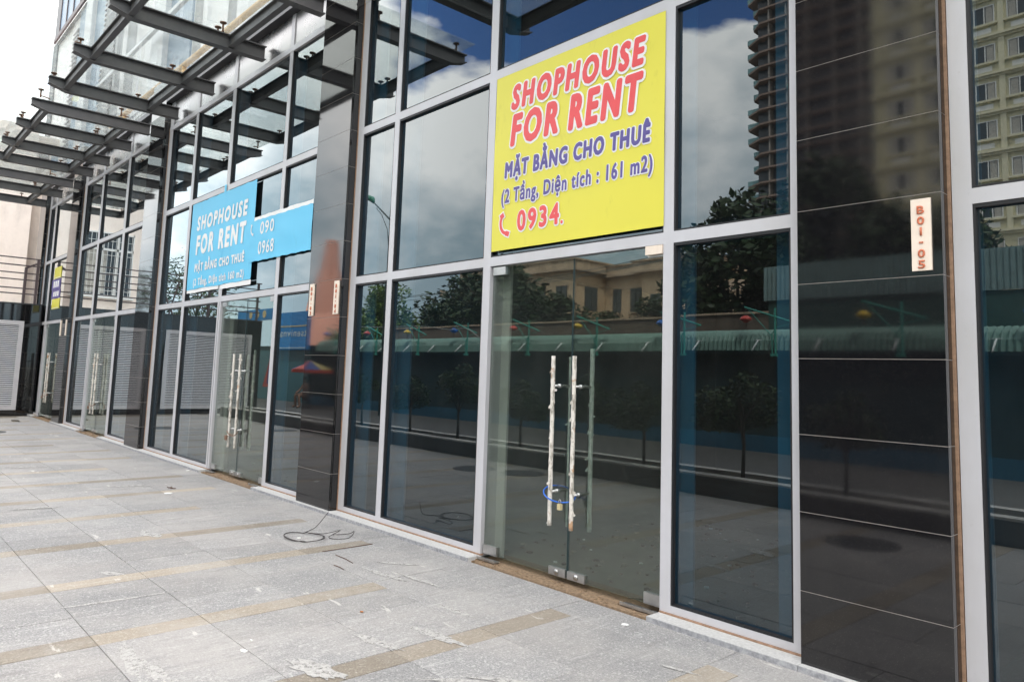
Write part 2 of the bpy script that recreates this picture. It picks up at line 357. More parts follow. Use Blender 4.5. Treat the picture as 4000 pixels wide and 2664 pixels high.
cells = [c for c in cells if c[1] > -20.1]
vis = lambda c: (math.hypot((c[1] + c[2]) / 2 - 2.4, (c[3] + c[4]) / 2 + 3.9), )
order = sorted(cells, key=lambda c: math.hypot((c[1] + c[2]) / 2 + .2, (c[3] + c[4]) / 2 + 2.5) + (100 if c[2] > 1.4 else 0))
tanq = [c for c in order if c[0] == 'tan_granite'][:100]; grq = [c for c in order if c[0] == 'grey_granite'][:195]
pick = set(map(id, tanq + grq))
def slab_mesh(w, d, mat):
    key = (round(w, 3), round(d, 3), mat)
    if key not in shared:
        c = .0022
        m = MB(); m.add([(-w / 2, -d / 2, -.03), (w / 2, -d / 2, -.03), (w / 2, d / 2, -.03), (-w / 2, d / 2, -.03),
                         (-w / 2, -d / 2, -c), (w / 2, -d / 2, -c), (w / 2, d / 2, -c), (-w / 2, d / 2, -c),
                         (-w / 2 + c, -d / 2 + c, 0), (w / 2 - c, -d / 2 + c, 0), (w / 2 - c, d / 2 - c, 0), (-w / 2 + c, d / 2 - c, 0)],
                        [(0, 1, 5, 4), (1, 2, 6, 5), (2, 3, 7, 6), (3, 0, 4, 7), (4, 5, 9, 8), (5, 6, 10, 9), (6, 7, 11, 10), (7, 4, 8, 11), (8, 9, 10, 11)])
        shared[key] = m.mesh('paving_slab', mat)
    return shared[key]
for c in cells:
    m, xa, xb, ya, yb = c; w = xb - xa - 2 * J; d = yb - ya - 2 * J
    if id(c) in pick:
        o = put('paving_slab' if m == 'grey_granite' else 'paving_strip', slab_mesh(w, d, m), pv, ((xa + xb) / 2, (ya + yb) / 2, random.uniform(-.0015, .0012)))
    else: far[m].box(xa + J, xb - J, ya + J, yb - J, -.03, random.uniform(-.001, .001))
tag(far['grey_granite'].build('paving_slab_rest', 'grey_granite', pv), kind='stuff'); tag(far['tan_granite'].build('paving_strip_rest', 'tan_granite', pv), kind='stuff')
# mortar smears and scraps lying on the paving
def blob(cx, cy, w, h, ang, n=11, seed=0, z=.0012, t=.0012):
    rn = random.Random(seed); pts = []
    for k in range(n):
        a = 2 * math.pi * k / n; rr = rn.uniform(.6, 1.15); x = math.cos(a) * w / 2 * rr; y = math.sin(a) * h / 2 * rr
        pts.append((cx + x * math.cos(ang) - y * math.sin(ang), cy + x * math.sin(ang) + y * math.cos(ang), z))
    return MB().poly(pts, t)
SM = [(-1.66, -2.70, .52, .045, -.15), (-1.47, -2.66, .42, .05, .1), (-2.70, -2.50, .03, .50, -.05), (-3.34, -2.36, .20, .05, .6), (-4.42, -1.78, .26, .07, .5), (-4.6, -1.80, .18, .06, -.4),
      (-1.02, -1.3, .45, .05, .15), (-1.3, -.95, .42, .035, .05), (-1.15, -1.62, .4, .05, .2), (-2.25, -.86, .55, .04, .12), (-2.0, -.74, .42, .03, .1), (-2.45, -.62, .35, .03, .6), (-.42, -1.55, .5, .035, .7), (-.30, -1.38, .45, .04, .65), (-1.0, -2.05, .4, .09, .2), (.1, -.62, .22, .016, .2), (-7.2, -1.2, .5, .05, 1.3), (-9.5, -1.9, .5, .06, 1.2), (-6.2, -2.3, .4, .05, 1.4)]
for i, (x, y, w, h, a) in enumerate(SM): tag(blob(x, y, w * 1.05, h * 1.7, a, 26, i, .0004 + .00025 * i, .0006).build('mortar_smear', 'mortar_smear', pv), kind='stuff')
for i, (x, y, s, lab) in enumerate([(-1.43, -2.226, .05, 'white plaster flake beside the joint in the near paving'), (-1.55, -2.136, .018, 'tiny white flake behind the larger plaster flake'), (-.5, -.30, .05, 'white chip by the right end of the door threshold'), (-3.63, -.83, .04, 'white scrap under the coiled cable'), (-6.46, -1.01, .12, 'pale paper rectangle lying left of the blue banner door'), (-8.2, -.2, .06, 'white chip at the sill edge under the blue banner')]):
    tag(blob(x, y, s, s * .6, .3 * i, 7, 40 + i, .002, .006).build('plaster_scrap', 'white_scrap'), lab, 'scrap')
tag(blob(-1.62, -1.42, .03, .02, .2, 6, 3, .002, .004).build('fallen_leaf', 'orange_leaf'), 'small orange leaf on the grey paving below the coiled cable', 'leaf')
m = MB()
for k in range(7): m.tube([(-6.9 + .02 * k, -.87, .004), (-6.86 + .02 * k + random.uniform(-.08, .08), -.87 + random.uniform(-.05, .05), .012)], .004, 5)
tag(m.build('twig_clump', 'twig_brown'), 'small dark tuft of twigs on paving below the blue banner', 'twigs')
for (a, b_), lab in [(((-2.937, -.867), (-2.646, -.882)), 'brown stick lying furthest back on the near paving'), (((-2.668, -1.029), (-2.522, -1.03)), 'short brown stick end beside the paving joint'), (((-3.09, -.898), (-3.1, -.43)), 'long brown stick along the tan strip below the cable')]:
    mid = ((a[0] + b_[0]) / 2 + .01, (a[1] + b_[1]) / 2 + .006)
    tag(MB().tube([(*a, .005), (*mid, .006), (*b_, .004)], .003, 6).build('dry_stick', 'twig_brown'), lab, 'stick')
tag(blob(-18.16, -.68, .5, .16, .1, 9, 77, .001, .02).build('leaf_litter', 'dark_leaf'), 'dark scrap of leaf litter by the louvered end wall', 'litter')
# coiled cable
pts = [(-3.80 + .0, -.47, .16), (-3.86, -.55, .03), (-3.82, -.66, .006)]
for k in range(64):
    a = 2.5 + k * .2; r = .185 + .012 * math.sin(k * .37)
    pts.append((-3.62 + r * 1.05 * math.cos(a) + .004 * k / 8, -.80 + r * .8 * math.sin(a), .006 + .007 * (k % 16) / 16 + .012 * abs(math.sin(k * .21))))
pts += [(-3.60, -.62, .02), (-3.52, -.50, .05), (-3.50, -.62, .012), (-3.42, -.60, .006), (-3.36, -.50, .015), (-3.42, -.42, .05), (-3.48, -.44, .02), (-3.56, -.55, .01)]
def spline(p, n=4):
    o = []
    for i in range(len(p) - 1):
        p0, p1, p2, p3 = [Vector(p[max(0, min(len(p) - 1, i + j))]) for j in (-1, 0, 1, 2)]
        for k in range(n):
            t = k / n; o.append(.5 * ((2 * p1) + (p2 - p0) * t + (2 * p0 - 5 * p1 + 4 * p2 - p3) * t * t + (-p0 + 3 * p1 - 3 * p2 + p3) * t ** 3))
    return o + [Vector(p[-1])]
tag(MB().tube(spline(pts, 3), .0032, 6).build('coiled_cable', 'cable_black', smooth=True), 'loose coil of thin black cable on the paving by the pillar', 'cable')
for x, y, lab in [(-6.51, -3.415, 'round manhole cover left of the pair before the door'), (-5.75, -3.72, 'round manhole cover nearest the planter kerb'), (-.62, -3.5, 'round manhole cover before the wide granite pillar'), (-13.8, -3.75, 'round manhole cover furthest along the paving'), (-15.3, -1.6, 'round manhole cover nearest the far shopfronts')]:
    m = MB().lathe([(.33, .0), (.33, .006), (.0, .006)], (x, y, 0), 28)
    tag(m.build('manhole_cover', 'manhole'), lab, 'manhole cover')

# ------------------------------------------------------------------ the shop building
bd = thing('shop_building', 'glass shopfront building with silver frames and polished black granite pillars', 'building')
alu = 'aluminium'
# pillars: granite tiles with joints
def hbox_mesh(w, d, h):
    return MB().box(0, w, 0, d, 0, h)
tile_cache = {}
for pi, (xa, xb) in enumerate(PIL):
    p = put('pillar', MB().box(xa + .0015, xb - .0015, PF + .0015, .5, 0, 6.35).mesh('pillar', 'grout'), bd)
    k0 = 0
    for k in range(16):
        za = TILE * k + (.0 if k == 0 else -.008) + .0017; zb = TILE * (k + 1) - .008 - .0017
        if zb > 6.4: break
        key = (round(xb - xa, 3), k == 0)
        if key not in tile_cache:
            h = zb - za; w = xb - xa; m = MB(); c = .0015
            m.box(0, w, 0, .012, 0, h)                                           # front slab
            m.box(w - .012, w, .0135, .096 + GY - .005, 0, h); m.box(0, .012, .0135, .096 + GY - .005, 0, h)   # returns
            tile_cache[key] = m.mesh('granite_tile', 'black_granite')
        put('granite_tile', tile_cache[key], p, (xa, PF, za))
    for s_, x in ((0, xa - .014), (1, xb)):
        bx('sealant_bead', 'sealant', bd, x, x + .014, -.006, .03, 0.02, 5.48)

# glazing members
def vert(x0, x1, z0, z1, y0=0.0, y1=.10, name='mullion'): return bx(name, alu, bd, x0, x1, y0, y1, z0, z1)
def horiz(x0, x1, z0, z1, name='transom', y0=0.0, y1=.10): return bx(name, alu, bd, x0, x1, y0, y1, z0, z1)
def pane(x0, x1, z0, z1, mat='window_glass', y=GY, name='window_pane', par=None, t=0.0):
    rn = random.Random(int(x0 * 97 + z0 * 13)); tx, tz = rn.uniform(-.0007, .0007), rn.uniform(-.001, .001)
    m = MB().add([(x0, y - tx - tz, z0), (x1, y + tx - tz, z0), (x1, y + tx + tz, z1), (x0, y - tx + tz, z1)], [(0, 1, 2, 3)])
    return m.build(name, mat, par if par is not None else bd)
def gasket(x0, x1, z0, z1):
    g = .012; m = MB(); y0, y1 = .004, GY - .002
    m.box(x0, x0 + g, y0, y1, z0, z1); m.box(x1 - g, x1, y0, y1, z0, z1); m.box(x0 + g, x1 - g, y0, y1, z0, z0 + g); m.box(x0 + g, x1 - g, y0, y1, z1 - g * 1.6, z1)
    m.build('gasket', 'gasket', bd)
DOORS = []
def bay(xl, xr, cols, door, lf, rf, top=FT):
    """xl,xr clear width; lf/rf edge frame widths; cols: list of (x0,x1) inner mullions; door: index of gap between mullions"""
    edges = [(xl, xl + lf)] + cols + [(xr - rf, xr)]
    zt = T3
    for i, (a, b_) in enumerate(edges):
        isd = i in (door, door + 1)
        vert(a, b_, Z0 if not isd else .02, zt)
        if i == door: bx('door_jamb', alu, bd, b_ - .02, b_ + .0, .10, .26, .02, T1B)
    for i in range(len(edges) - 1):
        a, b_ = edges[i][1], edges[i + 1][0]
        horiz(a, b_, T1B, T1T); horiz(a, b_, T2B, T2T)
        if i != door:
            horiz(a, b_, Z0, ZB, 'bottom_rail'); pane(a, b_, ZB, T1B); gasket(a, b_, ZB, T1B)
        else: DOORS.append((a, b_))
        pane(a, b_, T1T, T2B); gasket(a, b_, T1T, T2B); pane(a, b_, T2T, T3); gasket(a, b_, T2T, T3)
        # fascia panel and its cover strip above
        bx('fascia_panel', 'fascia_metal', bd, a + .004, b_ - .004, .012, .03, T3 + .004, FT)
    for a, b_ in edges: bx('fascia_mullion', alu, bd, a, b_, 0.0, .05, T3 + .001, FT)
    horiz(xl, xr, T3 - .075, T3, 'head_rail', -.004, .03)
    bx('gutter_channel', 'dark_trim', bd, xl, xr, -.10, .05, FT + .004, FT + .14)
bay(-4.462, .487, [(-3.754, -3.672), (-2.296, -2.206), (-.474, -.395)], 2, .108, .088)
bay(-10.882, -5.194, [(-9.598, -9.49), (-8.109, -7.995), (-6.288, -6.198)], 2, .16, .09)
bay(-16.76, -11.675, [(-15.20, -15.06), (-13.30, -13.15)], 1, .20, .10)
bay(-20.60, -17.513, [(-19.88, -19.68)], 1, .18, .12)
bay(1.222, 6.2, [(2.6, 2.7), (3.6, 3.7)], 9, .085, .10)
# seam down the paired mullions next to the doors
for x in (-8.052, -15.12, -19.78): bx('mullion_seam', 'dark_trim', bd, x - .004, x + .004, -.0015, .01, .03, T1B)
# door threshold, leaves, patches, handles
def door_leaf(x0, x1, right, wrap, detail):
    leaf = MB().box(x0, x1, .030, .041, .045, T1B - .004).build('door_leaf', 'door_glass', bd)
    xe = x1 if not right else x0                        # meeting edge
    bx('glass_edge', 'fence_green', leaf, xe - .002, xe + .002, .029, .042, .05, T1B - .02)
    s = -1 if not right else 1
    def patch(xa, xb, za, zb): bx('patch_fitting', 'stainless', leaf, min(xa, xb), max(xa, xb), .018, .053, za, zb)
    patch(xe + s * .006, xe + s * .17, .045, .10)
    m = MB(); 
    cx = xe + s * .09
    for kk in range(12): pass
    m.tube([(cx, .018, .073), (cx, .010, .073)], [.02, .018], 14); m.build('bolt', 'stainless', leaf, True)
    patch((x0 if not right else x1), (x0 + .16 if not right else x1 - .13), .045, .115)
    patch((x0 if not right else x1), (x0 + .16 if not right else x1 - .13), T1B - .075, T1B - .01)
    # pull handle: outer and inner tube
    hx = xe + s * .10
    rn = random.Random(int(x0 * 10))
    def tubeh(y, zt, zb, r, mat, name):
        n = 40; P = []; RR = []
        for k in range(n + 1):
            z = zt + (zb - zt) * k / n; P.append((hx + rn.uniform(-.0015, .0015), y + rn.uniform(-.001, .001), z)); RR.append(r * (1 + (rn.uniform(-.04, .09) if wrap and .03 < k / n < .97 else 0)))
        MB().tube(P, RR, 12).build(name, mat, leaf, True)
        if wrap:
            m = MB()
            for k in range(16):
                z = zt + (zb - zt) * rn.random(); a = rn.uniform(-2.6, .6); q = Vector((hx + r * math.cos(a), y + r * math.sin(a), z)); d = Vector((math.cos(a), math.sin(a), rn.uniform(-1.2, .4))).normalized() * rn.uniform(.008, .028)
                t = Vector((0, 0, rn.uniform(.008, .03))); m.add([q, q + t, q + d + t * .6, q + d * .8], [(0, 1, 2, 3)])
            tag(m.build('film_scrap', mat, leaf), kind='stuff')
    tubeh(-.055, 1.60, .40, .0155, 'film_wrap', 'pull_handle')
    tubeh(.135, 1.66 if right else 1.60, .37, .017, 'film_inner', 'pull_handle')
    for z in (1.385, .635):
        MB().tube([(hx, -.055, z), (hx, .135, z)], .009, 10).build('handle_spigot', 'stainless', leaf, True)
        MB().tube([(hx, .006, z), (hx, .028, z)], .015, 12).build('spigot_collar', 'stainless', leaf, True)
    return leaf
for di, (a, b_) in enumerate(DOORS):
    if a > 1.0: continue
    mid = (a + b_) / 2 + (.05 if di == 0 else 0)
    l1 = door_leaf(a + .01, mid - .004, False, True, True); l2 = door_leaf(mid + .004, b_ - .008, True, True, True)
    th = bx('threshold_gap', 'brown_dirt', bd, a, b_, -.10, .25, -.02, .004)
    for x0, x1 in ((a - .02, a + .22), (b_ - .28, b_ + .0)):
        m = MB().box(x0, x1, -.045, .015, .012, .020); m.box(x0, x1, -.045, -.041, .020, .034)
        m.build('threshold_plate', 'stainless', bd)
    m = MB()
    for k in range(70):
        x = random.uniform(a, b_); y = random.uniform(-.11, .02); s = random.uniform(.004, .02)
        m.box(x, x + s, y, y + s * .7, .003, .003 + s * .5)
    tag(m.build('threshold_rubble', 'brown_dirt', bd), kind='stuff')
# timber packer in head of first door
a, b_ = DOORS[0]
bx('timber_packer', 'plate_cream', bd, b_ - .14, b_ - .004, -.008, .03, T1B - .062, T1B - .004)
# stone sills under the fixed glazing
for x0, x1, c1 in [(-4.462, -2.19, 1), (-.47, .487, 0), (-5.20, -4.48, 0), (-10.882, -7.99, 1), (-6.28, -5.194, 0), (-16.76, -15.06, 1), (-13.3, -11.675, 0), (-11.68, -10.89, 0), (-20.6, -19.7, 1), (-17.5, -16.77, 0), (.49, 6.2, 0)]:
    m = MB(); m.box(x0, x1, -.135, .0, -.02, .030); m.cur = 1; m.box(x0, x1, -.1385, -.1352, -.02, .027)
    m.build('stone_sill', ['sill_stone', 'sill_edge'], bd)
    bx('sill_sealant', 'sealant', bd, x0, x1, -.012, .02, .030, .0395)
# interior
bx('interior_floor', 'screed', bd, -20.6, 6.2, .12, 8.0, -.3, -.002)
bx('interior_back_wall', 'interior_wall', bd, -20.6, 6.2, 7.0, 7.2, 0, 6)
bx('interior_ceiling', 'interior_dark', bd, -21.35, 6.9, .12, 8, 5.95, 6.1)
bx('mezzanine_slab', 'interior_dark', bd, -20.6, 6.2, 2.2, 7.0, 2.75, 3.0)
for xa, xb in PIL: bx('party_wall', 'interior_wall', bd, xa + .05, xb - .05, .5, 7.0, 0, 5.95)
for x0, x1 in [(-4.6, -4.20), (-3.80, -3.52), (-2.33, -2.11), (-.50, -.333), (.235, .6), (1.1, 1.306), (-11.0, -10.5), (-9.63, -9.32), (-8.12, -7.88), (-6.32, -6.12), (-15.3, -14.9), (-13.33, -13.05), (-16.9, -16.5)]:
    bx('lining_panel', 'lining', bd, x0, x1, .15, .17, 0, 5.9)
rn = random.Random(5)
for nme, mt, cnt, smax in (('floor_debris', 'debris', 210, .030), ('floor_debris', 'white_scrap', 26, .022), ('floor_debris', 'twig_brown', 120, .026)):
    m = MB()
    for k in range(cnt):
        x = rn.uniform(-2.4, .1) if rn.random() < .75 else rn.uniform(-9, -5); y = rn.uniform(.3, 3.0) ** 1.0; s = rn.uniform(.005, smax)
        n0 = rn.randint(4, 6); P = [(x + s * math.cos(6.28 * q / n0) * rn.uniform(.6, 1.3), y + s * math.sin(6.28 * q / n0) * rn.uniform(.6, 1.2), 0) for q in range(n0)]
        m.poly(P, s * .5)
    tag(m.build(nme, mt, bd), kind='stuff')
# roof of the podium, parapet and the upper storeys set back from the shopfront
bx('podium_roof', 'cladding_grey', bd, -21.3, 6.9, .06, 1.19, 6.12, 6.3)

UPY = 1.2
ub = thing('upper_tower', 'pale clad upper tower rising behind the glass canopy with blue glass strips', 'building')
bx('tower_core', 'cladding_white', ub, -30.2, 9, UPY + .05, 14, 6.3, 27)
bx('corner_return', 'pink_cladding', ub, -32.2, -30.22, UPY + .4, 14, 6.3, 27)
for k in range(13):
    bx('cladding_joint', 'cladding_grey', ub, -32.21, -30.21, UPY + .396, UPY + .402, 7 + 1.5 * k, 7.03 + 1.5 * k)
bx('corner_window_strip', 'dark_trim', ub, -30.1, -29.35, UPY, UPY + .06, 6.3, 27)
for xa, xb in ((-29.3, -24.9),):
    for k in range(4):
        z = 13.6 + 3.2 * k
        w = bx('ribbon_window', 'tower_glass', ub, xa, xb, UPY + .01, UPY + .06, z, z + 2.2)
        for j in range(4): bx('frame', 'rail_paint', w, xa + 1.1 * j, xa + 1.1 * j + .08, UPY - .02, UPY + .03, z, z + 2.2)
bx('ledge', 'rail_paint', ub, -29.3, -24.4, UPY - .15, UPY + .05, 13.25, 13.42)
for xa, xb, mt in [(-25.7, -24.35, 'tower_glass'), (-23.35, -22.15, 'tower_glass'), (-15.63, -14.1, 'tower_glass'), (-9.6, -8.1, 'tower_glass'), (-4.2, -2.6, 'tower_glass')]:
    bx('glass_strip', mt, ub, xa, xb, UPY, UPY + .06, 6.4, 27)
for xa, xb in [(-24.3, -23.4), (-16.58, -15.66), (-10.6, -9.65), (-5.2, -4.25)]: bx('pilaster', 'cladding_grey', ub, xa, xb, UPY - .12, UPY + .05, 6.4, 27)
for xa, xb, z0, z1 in [(-22.12, -20.85, 6.6, 24), (-26.5, -25.75, 6.6, 12.8)]:
    lv = bx('louver_bank', 'dark_trim', ub, xa, xb, UPY + .03, UPY + .05, z0, z1); m = MB()
    z = z0
    while z < z1: m.box(xa, xb, UPY - .04, UPY + .03, z, z + .05); z += .16
    tag(m.build('louver_slat', 'wing_metal', lv), kind='stuff')
for x, r in [(-20.6, .12), (-19.4, .09), (-18.14, .11), (-13.07, .08), (-11.2, .08)]:
    MB().tube([(x, UPY - .18, 6.4), (x, UPY - .18, 27)], r, 10).build('down_pipe', 'cladding_grey', ub, True)
for z, xa, xb in [(9.2, -21, -12.6)]: MB().bar((xa, UPY - .3, z), (xb, UPY - .3, z), .09).build('cross_rail', 'cladding_grey', ub)

# pipe rail above the gutter, seen through the canopy glass
pr = thing('roof_pipe', 'long yellow pipe with grey rail running above the canopy', 'pipe')
MB().tube([(-17.5, .55, 7.19), (4, .55, 7.19)], .055, 10).build('pipe_run', 'yellow_pipe', pr, True)
MB().bar((-17.5, .50, 6.93), (4, .50, 6.93), .05).build('guard_rail', 'cladding_grey', pr)
for x in (-16.9, -13.7, -10.6, -7.4, -4.2): bx('rail_post', 'cladding_grey', pr, x, x + .06, .5, .56, 6.3, 7.2)
for x in (-12.2, -16.2): MB().tube([(x, .55, 6.35), (x, .55, 7.2)], .045, 8).build('pipe_drop', 'yellow_pipe', pr, True)

# ------------------------------------------------------------------ steel and glass canopies, one per bay
BZ, BT = 5.53, 5.72
def ibeam(x, y0, y1, zb, zt, w=.12, t=.014, taper=None):
    m = MB(); m.box(x - w / 2, x + w / 2, y0, y1, zt - t, zt)
    if taper is None:
        m.box(x - w / 2, x + w / 2, y0, y1, zb, zb + t); m.box(x - .006, x + .006, y0, y1, zb + t, zt - t)
    else:
        yk, zk = taper                                   # beyond yk the bottom flange climbs to zk at the tip
        m.box(x - w / 2, x + w / 2, yk, y1, zb, zb + t); m.box(x - .006, x + .006, yk, y1, zb + t, zt - t)
        vs = [(x - w / 2, y0, zk), (x + w / 2, y0, zk), (x + w / 2, yk, zb), (x - w / 2, yk, zb)]
        m.add(vs + [(a, b_, c + t) for a, b_, c in vs], [(0, 1, 2, 3), (7, 6, 5, 4), (0, 4, 5, 1), (1, 5, 6, 2), (2, 6, 7, 3), (3, 7, 4, 0)])
        vs = [(x - .006, y0, zk + t), (x - .006, yk, zb + t), (x - .006, yk, zt - t), (x - .006, y0, zt - t)]
        m.add(vs + [(a + .012, b_, c) for a, b_, c in vs], [(0, 1, 2, 3), (7, 6, 5, 4), (0, 4, 5, 1), (1, 5, 6, 2), (2, 6, 7, 3), (3, 7, 4, 0)])
    return m
def channel(x0, x1, y, zb, zt, w=.075, t=.01):
    m = MB(); m.box(x0, x1, y - w / 2, y + w / 2, zb, zb + t); m.box(x0, x1, y - w / 2, y + w / 2, zt - t, zt); m.box(x0, x1, y - .005, y + .005, zb + t, zt - t); return m
def spider(m, x, y, zt, zg, arms):
    for dx, dy in arms:
        m.tube([(x, y, zt), (x + dx * .5, y + dy * .5, zt + .03), (x + dx, y + dy, zt + .05)], [.012, .010, .009], 6)
        m.tube([(x + dx, y + dy, zt + .02), (x + dx, y + dy, zg - .004)], .013, 8); m.tube([(x + dx, y + dy, zg - .014), (x + dx, y + dy, zg - .002)], .043, 14)
GZ = 5.88
CAN = [('over the bay with the yellow banner', [(-5.20 + 5.9 - .6, 0)], None)]
def canopy(label, beams, gx, seams, tip=-1.93, pur=None):
    t = thing('glass_canopy', label, 'canopy', group='steel and glass canopies over the shopfronts')
    for x, onp in beams:
        ibeam(x, tip, PF - .002 if onp else -.03, BZ, BT, taper=(-1.68, BT - .115)).build('beam', 'steel_paint', t)
    xs = sorted(x for x, _ in beams)
    for a, b_ in zip(xs, xs[1:]):
        for y in (-.50, -1.70): channel(a + .008, b_ - .008, y, BZ + .02, BT - .016).build('purlin', 'steel_paint', t)
    ed = [gx[0]] + seams + [gx[1]]
    for a, b_ in zip(ed, ed[1:]):
        MB().box(a + .006, b_ - .006, -2.03, -.22, GZ, GZ + .012).build('glass_panel', 'canopy_glass', t)
    for x in ed:
        s = 1 if x == ed[0] else (-1 if x == ed[-1] else 0)
        for y, dy in ((-.50, -.10), (-1.70, -.12)):
            m = MB(); arms = [(.09, dy), (-.09, dy)] if s == 0 else [(s * .10, dy)]
            px = x if s == 0 else x + s * .05
            spider(m, px, y, BT - .002, GZ, arms); m.build('spider_fitting', 'rusty_steel', t, True)
    return t
canopy('steel and glass canopy over the bay holding the blue banner', [(-5.26, 1), (-7.02, 0), (-8.82, 0), (-10.42, 0)], (-10.85, -5.16), [-9.08, -7.12])
canopy('steel and glass canopy over the second bay from the louvered wing', [(-11.73, 1), (-13.12, 0), (-14.66, 0), (-16.0, 0)], (-16.6, -11.52), [-15.0, -13.35])
canopy('steel and glass canopy next to the louvered wing', [(-17.58, 1), (-19.05, 0), (-20.75, 0)], (-21.3, -17.35), [-19.3])
canopy('steel and glass canopy over the bay holding the yellow banner', [(.42, 1), (-1.0, 0), (-2.4, 0), (-3.98, 0)], (-4.42, .52), [-3.0, -1.2])
canopy('steel and glass canopy right of the wide granite pillar', [(6.1, 1), (4.5, 0), (2.9, 0), (1.7, 0)], (1.15, 6.2), [3.0, 4.7])

# ------------------------------------------------------------------ banners with lettering
def text_mesh(txt, x0, x1, z0, z1, off=0.0, shear=0.0, grow=0.0, sp=None):
    cu = bpy.data.curves.new('t', 'FONT'); cu.body = txt; cu.size = 1; cu.offset = off; cu.shear = shear; cu.extrude = 0.0; cu.resolution_u = 3; cu.space_character = 1.02 + (off if sp is None else sp) * 2.2
    o = bpy.data.objects.new('t', cu); C.objects.link(o); dg = bpy.context.evaluated_depsgraph_get(); dg.update()
    me = bpy.data.meshes.new_from_object(o.evaluated_get(dg)); bpy.data.objects.remove(o)
    vs = [v.co for v in me.vertices]
    ax0, ax1 = min(v.x for v in vs), max(v.x for v in vs); az0, az1 = min(v.y for v in vs), max(v.y for v in vs)
    x0 -= grow; x1 += grow; z0 -= grow; z1 += grow
    for v in me.vertices:
        x = x0 + (v.co.x - ax0) / (ax1 - ax0) * (x1 - x0); z = z0 + (v.co.y - az0) / (az1 - az0) * (z1 - z0); v.co = (x, 0, z)
    return me
def word_meshes(me):
    import collections
    par = list(range(len(me.vertices)))
    def find(a):
        while par[a] != a: par[a] = par[par[a]]; a = par[a]
        return a
    for p in me.polygons:
        r = find(p.vertices[0])
        for v in p.vertices[1:]: par[find(v)] = r
    iv = collections.OrderedDict()
    for p in me.polygons:
        r = find(p.vertices[0]); xs = [me.vertices[v].co.x for v in p.vertices]; a, b_, l = iv.get(r, (9e9, -9e9, [])); l.append(p); iv[r] = (min(a, *xs), max(b_, *xs), l)
    H = max(v.co.z for v in me.vertices) - min(v.co.z for v in me.vertices)
    gr = []
    for a, b_, l in sorted(iv.values(), key=lambda q: q[0]):
        if gr and a < gr[-1][1] + .09 * H: gr[-1][1] = max(gr[-1][1], b_); gr[-1][2] += l
        else: gr.append([a, b_, list(l)])
    for a, b_, l in gr:
        m = MB(); ix = {}
        for p in l:
            f = []
            for v in p.vertices:
                if v not in ix: ix[v] = len(m.v); m.v.append(tuple(me.vertices[v].co))
                f.append(ix[v])
            m.f.append(tuple(f)); m.mi.append(0)
        yield m
def fat(me, r, n, dy):
    m = MB(); V = [v.co.copy() for v in me.vertices]; F = [tuple(p.vertices) for p in me.polygons]
    for k in range(n):
        a = 2 * math.pi * k / n; m.add([(v.x + r * math.cos(a), dy * k, v.z + r * math.sin(a)) for v in V], F)
    return m
def text(parent, txt, x0, x1, z0, z1, y, mat, off=.02, shear=0, outline=None, ow=.012, name='lettering'):
    # strokes are thickened by layering slightly shifted copies of each word
    r = off * (z1 - z0) * .55
    ws = list(word_meshes(text_mesh(txt, x0 + r, x1 - r, z0 + r, z1 - r, 0.0, shear, sp=.03 + off)))
    for w in ws:
        me = w.mesh('w', mat)
        fat(me, r, 10, .00006).build(name, mat, parent, loc=(0, y, 0))
        if outline: fat(me, r + ow, 14, .00006).build(name + '_outline', outline, parent, loc=(.003, y + .0016, -.003))
def phone(parent, x, z, s, y, mat, outl=None, flip=False):
    def shape(g):
        P = []
        for k in range(15):
            a = R(140 + 130 * k / 14); P.append((x + s * .75 + (s * .86 + g) * math.cos(a), y, z + s * .45 + (s * 1.0 + g) * math.sin(a) * .95))
        for k in range(15):
            a = R(270 - 130 * k / 14); P.append((x + s * .75 + (s * .60 - g) * math.cos(a), y, z + s * .45 + (s * .72 - g) * math.sin(a) * .95))
        m = MB(); n = 15
        m.add(P, [(k, k + 1, 28 - k, 29 - k) for k in range(14)])
        for cx, cz, rot in ((x + .17 * s, z + s * 1.02, .5), (x + .82 * s, z - s * .42, -.35)):
            w, h = s * .22 + g, s * .19 + g
            q = [(-w, -h), (w, -h), (w, h), (-w, h)]; m.add([(cx + a * math.cos(rot) - b_ * math.sin(rot), y - .0005, cz + a * math.sin(rot) + b_ * math.cos(rot)) for a, b_ in q], [(0, 1, 2, 3)])
        return m
    shape(0).build('phone_symbol', mat, parent)
    if outl: shape(.010).build('phone_symbol_outline', outl, parent, loc=(0, .0012, 0))
def sheet(parent, name, mat, x0, x1, z0, z1, y, jag=0, nx=24, nz=16, seed=1, wav=.004, topslope=0):
    rn = random.Random(seed); vs = []; fs = []
    for j in range(nz + 1):
        for i in range(nx + 1):
            u, v = i / nx, j / nz; x = x0 + (x1 - x0) * u; z = z0 + (z1 - z0) * v
            if j in (0, nz): z += rn.uniform(-jag, jag)
            vs.append((x, y - abs(wav * math.sin(u * 9 + v * 4) * math.cos(v * 5 + u)), z))
    for j in range(nz):
        for i in range(nx): a = j * (nx + 1) + i; fs.append((a, a + 1, a + nx + 2, a + nx + 1))
    m = MB().add(vs, fs); n = len(vs)
    return m.build(name, mat, parent, True)
yb = thing('rent_banner', 'yellow rental banner with red and navy lettering above the glass door', 'banner', (-1.34, -.006, 2.45))
def local(o, f):  # build children in world coordinates under an offset empty
    before = set(S.objects); f(); off = Matrix.Translation(o.location).inverted()
    for q in S.objects:
        if q not in before and q.parent == o: q.matrix_parent_inverse = off
